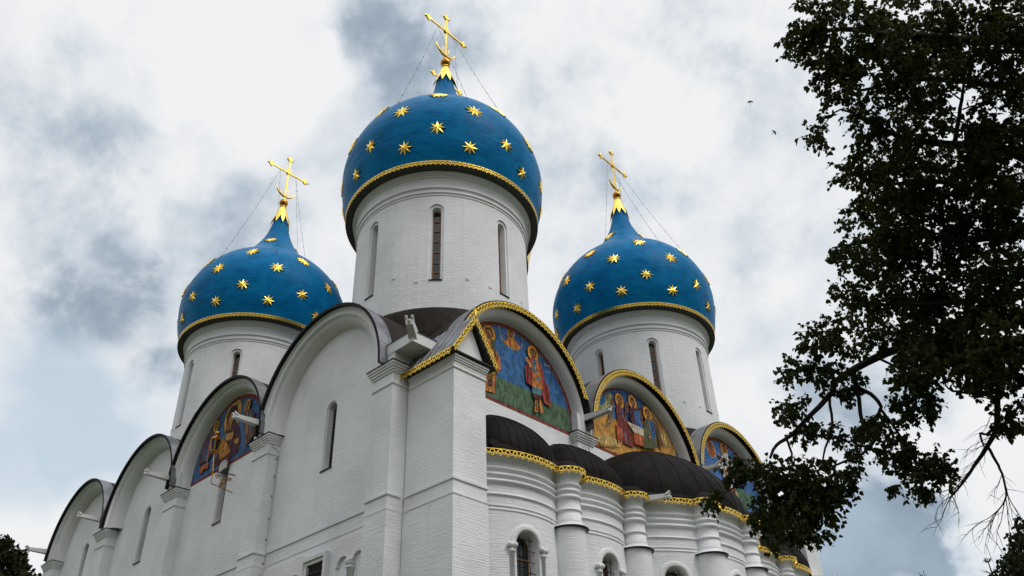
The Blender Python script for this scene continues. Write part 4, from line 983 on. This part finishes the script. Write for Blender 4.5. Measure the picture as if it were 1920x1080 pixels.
fl = thing('floodlight', (3.1, 2.75, 14.7), 'small black floodlight at the eave of the first apse roof', 'floodlight')
p0 = at(925, 833, 'y', 2.9)
mb = MB(); mb.hexa([(p0.x-.3, p0.y-.2, 14.72), (p0.x+.1, p0.y-.25, 14.70), (p0.x+.1, p0.y+.3, 14.70), (p0.x-.3, p0.y+.3, 14.72), (p0.x-.3, p0.y-.2, 14.98), (p0.x+.16, p0.y-.25, 14.9), (p0.x+.16, p0.y+.3, 14.9), (p0.x-.3, p0.y+.3, 14.98)])
mb.build('lamp_housing', [IRON], fl)
mb = MB(); mb.tube([(p0.x-.2, p0.y, 14.5), (p0.x-.2, p0.y, 14.75)], .03, 6); mb.build('bracket', [IRON], fl)

# ------------------------------------------------------------------ trees
def leaf(mb, p, d, nrm, L, m=0):
    s_ = d.cross(nrm).normalized(); w_ = L*.48; dp = nrm*L*.12
    mb.add([p, p+d*L*.35-s_*w_+dp, p+d*L*.78-s_*w_*.66+dp*.6, p+d*L*1.08-nrm*L*.15, p+d*L*.78+s_*w_*.66+dp*.6, p+d*L*.35+s_*w_+dp, p+d*L*.5], [(0, 1, 6), (1, 2, 6), (2, 3, 6), (3, 4, 6), (4, 5, 6), (5, 0, 6)], m)
def rnd(): 
    while True:
        v = Vector((random.uniform(-1, 1), random.uniform(-1, 1), random.uniform(-1, 1)))
        if .05 < v.length < 1: return v
def sprig(lm, tm, p, d, L, n, ls):
    """a twig with alternate hanging leaves"""
    q = p.copy(); pts = [q.copy()]; d = d.normalized()
    for i in range(4):
        d = (d+Vector((0, 0, -.12))+rnd()*.22).normalized(); q = q+d*L/4; pts.append(q.copy())
    tm.tube(pts, [.006, .005, .004, .003, .002], 3, 0, True, False)
    for i in range(n):
        t_ = (i+random.random())/n*4*.98; k = int(t_); b = pts[k].lerp(pts[k+1], t_-k)
        ld = (rnd().normalized()*.8+d*.3+Vector((0, 0, -.65))).normalized(); nr = (Vector((0, 0, 1))*.5+rnd()).normalized()
        leaf(lm, b+rnd()*.03, ld, nr, ls*random.uniform(.7, 1.2))

T0 = far(2520, 760, 13.8); T0.z = GZ
TREE = thing('linden_tree', T0, 'large dark linden tree overhanging the right side of the view', 'tree')
bm = MB(); dead = MB(); tw = MB(); lv = MB()
trunk = MB()
tp = [Vector((T0.x, T0.y, GZ-.2)), Vector((T0.x, T0.y, GZ+.5)), Vector((T0.x+.1, T0.y, GZ+3)), Vector((T0.x, T0.y+.1, 7)), Vector((T0.x+.3, T0.y+.2, 10)), Vector((T0.x+.5, T0.y+.5, 13)), Vector((T0.x+.9, T0.y+.9, 15.5))]
trunk.tube(tp, [.62, .5, .42, .36, .28, .16, .05], 14)
trunk.build('trunk', [BARK], TREE)
def limb(pxs, d0, d1, r0, r1, start=None, mb=bm):
    n = len(pxs); pts = [far(x, y, d0+(d1-d0)*i/(n-1)) for i, (x, y) in enumerate(pxs)]
    if start is not None: pts = [start]+pts
    n = len(pts); out = []
    for i in range(n-1):                     # smooth a little
        a = pts[max(i-1, 0)]; b = pts[i]; c_ = pts[i+1]; d_ = pts[min(i+2, n-1)]
        for k in range(3):
            t_ = k/3; out.append(.5*((2*b)+(c_-a)*t_+(2*a-5*b+4*c_-d_)*t_*t_+(3*b-a-3*c_+d_)*t_**3)+rnd()*.008)
    out.append(pts[-1]); m_ = len(out)
    mb.tube(out, [r0+(r1-r0)*i/(m_-1) for i in range(m_)], 7); return out
limbs = []
def tz(z):
    for a, b in zip(tp, tp[1:]):
        if a.z <= z <= b.z: return a.lerp(b, (z-a.z)/(b.z-a.z))
    return tp[-1].copy()
limbs.append(limb([(1990, 500), (1850, 590), (1770, 632), (1697, 650), (1646, 669), (1589, 700), (1565, 717), (1560, 736), (1521, 777), (1483, 816), (1456, 835), (1444, 859)], 13, 11.2, .085, .016, tz(6.2)))
limbs.append(limb([(1600, 698), (1605, 724), (1632, 739), (1651, 763), (1640, 785), (1627, 801)], 11.8, 11.8, .035, .016))
limbs.append(limb([(1605, 726), (1611, 745), (1615, 787), (1628, 806), (1641, 825), (1613, 854), (1570, 870), (1545, 879), (1500, 890)], 11.8, 11.3, .03, .01))
limbs.append(limb([(1555, 746), (1560, 796), (1548, 840), (1540, 869)], 11.5, 11.4, .02, .01))
limbs.append(limb([(1475, 823), (1484, 850), (1485, 878)], 11.3, 11.2, .018, .01))
limbs.append(limb([(1485, 878), (1450, 880), (1400, 900), (1375, 915), (1340, 938)], 11.2, 10.8, .018, .006))
limbs.append(limb([(1485, 878), (1520, 905), (1530, 950), (1480, 980)], 11.2, 11.2, .018, .006))
limbs.append(limb([(1640, 668), (1700, 700), (1720, 740)], 11.9, 12, .02, .008))
limbs.append(limb([(1650, 765), (1690, 820), (1720, 870), (1700, 900)], 11.8, 12, .02, .007))
limbs.append(limb([(1990, 60), (1870, 75), (1760, 72), (1690, 65), (1600, 55), (1530, 60), (1490, 80)], 14, 12.5, .10, .012, tz(11.5)))
limbs.append(limb([(1990, 330), (1880, 280), (1780, 270), (1700, 260), (1620, 225), (1590, 205)], 13.6, 12.6, .09, .015, tz(8.5)))
limbs.append(limb([(1790, 268), (1798, 220), (1806, 170), (1808, 130)], 13, 13, .035, .012))
limbs.append(limb([(1640, 230), (1575, 205), (1545, 235)], 12.6, 12.4, .02, .006))
limbs.append(limb([(1990, 420), (1900, 440), (1800, 450), (1700, 440), (1620, 455), (1560, 465)], 13.4, 12.4, .08, .012, tz(7.6)))
limbs.append(limb([(1990, 380), (1880, 370), (1760, 340), (1660, 345), (1590, 325)], 13.6, 12.6, .07, .01, tz(8.2)))
limbs.append(limb([(1990, 560), (1880, 560), (1760, 570), (1660, 570), (1590, 560)], 13, 12.2, .07, .01, tz(6.9)))
limbs.append(limb([(1990, 150), (1880, 160), (1780, 150), (1690, 150), (1610, 170), (1570, 140)], 13.9, 12.6, .07, .01, tz(10)))
for a, b, c_ in (((1808, 170), (1840, 158), (1870, 160)), ((1806, 190), (1770, 165), (1755, 150)), ((1804, 205), (1850, 190), (1860, 170)), ((1840, 158), (1850, 180), (1835, 195)), ((1800, 225), (1765, 200), (1735, 175))): limb([a, b, c_], 13, 13, .012, .005)
L1 = limb([(1960, 640), (1900, 700), (1873, 729), (1868, 801), (1849, 840), (1825, 876), (1800, 912), (1785, 930)], 12.4, 11.8, .06, .008, tz(6.0), dead)
L2 = limb([(1853, 838), (1868, 865), (1878, 888), (1887, 926), (1880, 945), (1868, 962)], 12, 12, .02, .006, None, dead)
L3 = limb([(1868, 800), (1850, 815), (1838, 812), (1845, 835)], 12, 12, .02, .012, None, dead)
limb([(1873, 726), (1844, 739), (1800, 735), (1784, 732), (1774, 722), (1767, 676)], 12.2, 12, .022, .007, None, dead)
def fine(p, d, L, r, lvl):
    pts = [p]; q = p.copy(); dd = d.normalized()
    for i in range(5):
        dd = (dd+rnd()*.3+Vector((0, 0, -.08))).normalized(); q = q+dd*L/5; pts.append(q.copy())
    dead.tube(pts, [r*(1-.15*i) for i in range(6)], 4, 0, True, False)
    if lvl:
        for k in range(4): fine(pts[1+k], (dd+rnd()*1.1).normalized(), L*random.uniform(.4, .65), r*.6, lvl-1)
for L_ in (L1, L2):
    for i in range(len(L_)//3, len(L_), 1):
        if random.random() < .8: fine(L_[i], (L_[min(i+1, len(L_)-1)]-L_[i-1]).normalized()+rnd()*1.0, random.uniform(.3, .75), .006, 1)
dead.build('bare_branch', [BARK], TREE)
# boughs on the far and near sides of the trunk, carrying the rest of the crown
for z_, dx_, dy_, dz_ in ((6, 2.2, -2.0, 2.5), (7, 3.0, 1.0, 3), (8, -1.0, -3.0, 3), (8.5, 1.5, 3.0, 2.5), (9.5, 2.6, -1.6, 3), (10.5, -1.0, 2.2, 3), (11.5, 1.8, 1.0, 2.6), (12.5, -1.2, -1.5, 2.5), (13.5, .6, -.8, 2.5)):
    a = tz(z_); b_e = a+Vector((dx_, dy_, dz_)); m_ = a.lerp(b_e, .5)+Vector((0, 0, .35))
    bm.tube([a, a.lerp(m_, .6), m_, b_e], [.11, .085, .06, .015], 7)
BL = '''1530 30 42;1492 78 20;1472 74 9;1515 70 20;1590 60 55;1660 40 55;1560 120 36;1530 110 16;1600 165 46;1650 130 55;1720 60 62;1800 40 62;1880 40 55;1735 150 46;1640 215 40;1575 160 20;1537 228 9;1524 252 14;1543 262 8;1625 230 25;1690 240 50;1655 290 46;1745 100 50;1850 95 50;1900 120 50;1885 215 55;1735 230 36;1830 235 22;1820 285 40;1900 300 60;1700 330 55;1620 318 38;1588 325 18;1640 370 38;1760 345 55;1840 365 60;1700 410 60;1625 430 48;1568 462 18;1600 480 28;1660 480 50;1760 430 60;1840 450 60;1905 380 45;1720 520 60;1640 545 42;1588 562 24;1572 545 10;1800 540 70;1890 540 60;1680 600 52;1615 590 26;1760 610 60;1850 610 60;1910 620 50;1650 632 20;1720 650 40;1540 625 20;1522 640 16;1556 632 14;1570 612 12;1500 688 18;1480 705 10;1530 700 22;1560 690 12;1592 650 14;1585 725 16;1600 720 12;1720 690 38;1712 735 36;1735 762 16;1700 770 12;1790 650 45;1835 685 36;1890 670 45;1812 715 16;1845 715 20;1895 745 28;1880 790 14;1915 780 20;1480 762 14;1470 775 12;1512 780 24;1500 812 14;1545 800 10;1578 805 18;1600 832 20;1615 815 12;1650 785 16;1632 800 14;1682 838 22;1710 868 28;1760 862 18;1770 885 14;1692 893 18;1690 915 10;1740 905 16;1730 920 8;1660 850 12;1385 872 18;1372 882 10;1405 880 22;1440 888 24;1470 885 28;1500 898 28;1545 900 34;1578 900 20;1562 925 22;1535 940 34;1488 935 36;1445 945 20;1420 965 16;1448 985 18;1488 985 24;1532 985 20;1540 1005 10;1455 1012 9;1430 955 10;1340 938 10;1325 932 7;1350 928 7;1362 885 8;1592 880 10;1560 950 14;1505 955 22'''
for row in BL.split(';'):
    x, y, r = (float(q) for q in row.split())
    if y < 620 and x > 1600: dep = random.uniform(12.0, 14.5)
    else: dep = random.uniform(11.2, 12.2)
    if x < 1610 and y > 840: dep = random.uniform(10.9, 11.5)
    rm = r/FPX*dep*(.95 if y < 640 and x > 1680 else .86)
    cen = far(x, y, dep); depth_r = max(rm, .2)*1.3
    vdir = Vector(ray(x, y)).normalized()
    n = int(.044*r*r+3)
    if y < 640 and x > 1680: n = int(n*1.3)
    elif y > 840 and x < 1610: n = int(n*.95)+1
    elif y > 600: n = int(n*1.3)+1
    for i in range(n):
        o_ = rnd(); o_ = o_.normalized()*o_.length**.8
        side = o_-vdir*o_.dot(vdir)
        p_ = cen+side*rm+vdir*o_.dot(vdir)*depth_r
        if r > 15 and mnoise.noise(p_*1.5) < (-.30 if x > 1680 and y < 640 else -.34)+random.uniform(-.1, .1): continue     # open places between the boughs
        sprig(lv, tw, p_, side*.8+Vector((0, 0, -.25))+rnd()*.5, random.uniform(.10, .22), random.randint(7, 11), .060)
cr_ = random.Random(3)
for i in range(150):                       # the crown round the trunk, out of this frame
    z_ = cr_.uniform(6.5, 17.5); c0_ = tz(min(z_, 15.2)); rr_ = 4.4*math.sin(PI*min(1, max(.12, (z_-4.5)/14.5)))**.6
    a_ = cr_.uniform(0, 2*PI); q_ = rr_*cr_.uniform(.35, 1)**.6; cen = Vector((c0_.x+q_*math.cos(a_), c0_.y+q_*math.sin(a_), z_))
    d_ = cen-Vector(CAM); fz_ = d_.dot(Vector(Fw)); px_ = 960+FPX*d_.dot(Vector(Rt))/fz_ if fz_ > .5 else 9999
    if px_ < 2030 or d_.length < 4: continue
    for k in range(34):
        o_ = rnd(); sprig(lv, tw, cen+o_*.75, o_+Vector((0, 0, -.2)), random.uniform(.15, .3), random.randint(6, 9), .075)
bm.build('branch', [BARK], TREE); lv.build('crown', [LEAF], TREE); tw.build('twig', [BARK], TREE)

def leafy_tree(name, pxs, dist, label, top, lsize, dens, seed, group=None, base=None):
    random.seed(seed)
    b0 = far(*base, dist); b0.z = GZ
    t_ = thing(name, b0, label, 'tree', group)
    tr = MB(); topv = far(*top, dist); 
    tr.tube([b0-Vector((0, 0, .2)), b0.lerp(Vector((b0.x, b0.y, topv.z)), .4), Vector((b0.x, b0.y, topv.z-.4))], [.35, .25, .05], 10)
    lf = MB()
    for x, y, r in pxs:
        rm = r/FPX*dist; cen = far(x, y, dist+random.uniform(-1, 1)); 
        s0 = Vector((b0.x, b0.y, max(GZ+1.5, cen.z-rm*2))); tr.tube([s0, s0.lerp(cen, .5)+rnd()*.2, cen], [.07, .05, .02], 5)
        for i in range(int(dens*r*r)):
            o_ = rnd(); o_ = o_.normalized()*o_.length**.7
            leaf(lf, cen+o_*rm, rnd().normalized(), rnd().normalized(), lsize*random.uniform(.7, 1.3))
    tr.build('trunk', [BARK], t_); lf.build('crown', [LEAF_FAR], t_)
leafy_tree('maple_tree', [(-24, 1040, 32), (8, 1014, 9), (14, 1036, 14), (30, 1042, 10), (48, 1040, 6), (26, 1066, 15), (52, 1062, 5), (44, 1078, 8), (2, 1066, 24), (-30, 1080, 60), (20, 1110, 40), (0, 1150, 70), (50, 1150, 30)], 34, 'dark leafy tree at the far left beyond the cathedral', (10, 995), .14, .5, 5, None, (-20, 1200))
leafy_tree('broadleaf_tree', [(1930, 992, 16), (1906, 988, 6), (1902, 1008, 8), (1920, 1012, 15), (1940, 1044, 30), (1912, 1042, 11), (1896, 1044, 6), (1922, 1070, 15), (1906, 1074, 8), (1960, 1080, 60), (1940, 1130, 70), (1905, 972, 4), (1890, 1008, 4), (1886, 1046, 4)], 26, 'dark bushy tree at the lower right edge beside the spruce', (1930, 975), .11, .45, 6, None, (1990, 1180))
random.seed(11)
sp0 = far(1858, 1160, 30); top = far(1850, 1046, 30); sp0 = Vector((top.x, top.y, GZ))
SPR = thing('spruce_tree', sp0, 'pointed dark spruce tip at the lower right', 'tree')
tr = MB(); tr.tube([sp0-Vector((0, 0, .2)), Vector((top.x, top.y, top.z))], [.22, .012], 8); tr.build('trunk', [BARK], SPR)
ne = MB(); Hs = top.z-GZ
for i in range(150):
    f_ = (i/150)**.62; z = top.z-.15-f_*Hs*.88; rr = .12+f_*2.0
    for j in range(5):
        a = random.uniform(0, 2*PI); d = Vector((math.cos(a), math.sin(a), .55-.5*f_)); L = rr*random.uniform(.6, 1.1); p_ = Vector((top.x, top.y, z))
        q = p_+d*L; ne.tube([p_, q], [.012, .006], 3, 0, True, False)
        for k in range(int(8+26*L)):
            b0 = p_.lerp(q, random.uniform(.1, 1)); nd = (d.normalized()+rnd()*.8).normalized(); s_ = nd.cross(Vector((0, 0, 1))).normalized()*.012
            ne.add([b0-s_, b0+s_, b0+nd*.13], [(0, 1, 2)], 0)
ne.build('crown', [NEEDLE], SPR)
tp_ = far(1728, 1070, 22); SH = thing('sapling', (tp_.x, tp_.y, GZ), 'bare twig tip of a sapling at the bottom right edge', 'plant')
mb = MB(); mb.tube([(tp_.x, tp_.y, GZ-.1), (tp_.x, tp_.y, tp_.z-.6), (tp_.x-.02, tp_.y, tp_.z-.1)], [.05, .03, .01], 6)
for x, y in ((1722, 1072), (1731, 1069), (1726, 1076), (1736, 1078)): mb.tube([(tp_.x, tp_.y, tp_.z-.45), far(x, y, 22)], [.012, .005], 4)
mb.build('trunk', [BARK], SH)

# ------------------------------------------------------------------ birds
BIRD = mat('bird_plumage', (.025, .022, .02), .8)[0]
def bird(px, py, ang, label):
    p_ = far(px, py, 55); mb = MB(); d = (Vector(Rt)*math.cos(ang)+Vector(Up)*math.sin(ang)).normalized(); v = Vector(Fw); s_ = d.cross(v).normalized()
    mb.tube([p_-d*.16, p_-d*.09, p_, p_+d*.08, p_+d*.12], [.006, .02, .032, .024, .004], 8)
    for sg in (-1, 1):
        w0, w1, w2_ = p_+d*.04, p_+s_*sg*.12+d*.05-v*.03, p_+s_*sg*.2-d*.09-v*.05
        th = v*.008
        a = [w0, w1, w2_, p_+s_*sg*.08-d*.03, p_-d*.04]
        mb.add([q-th for q in a]+[q+th for q in a], [(0, 1, 3, 4), (1, 2, 3), (9, 8, 6, 5), (8, 7, 6), (0, 5, 6, 1), (1, 6, 7, 2), (2, 7, 8, 3), (3, 8, 9, 4)], 0)
    mb.add([p_-d*.14, p_-d*.24+s_*.035, p_-d*.2, p_-d*.24-s_*.035], [(0, 1, 2), (0, 2, 3)], 0)
    o = mb.build('bird', [BIRD], None, p_); tag(o, label, 'bird', 'swifts in flight')
bird(1406, 191, R_(100), 'small dark swift gliding higher in the pale sky')
bird(1452, 248, R_(40), 'small dark swift flying lower and nearer the linden tree')
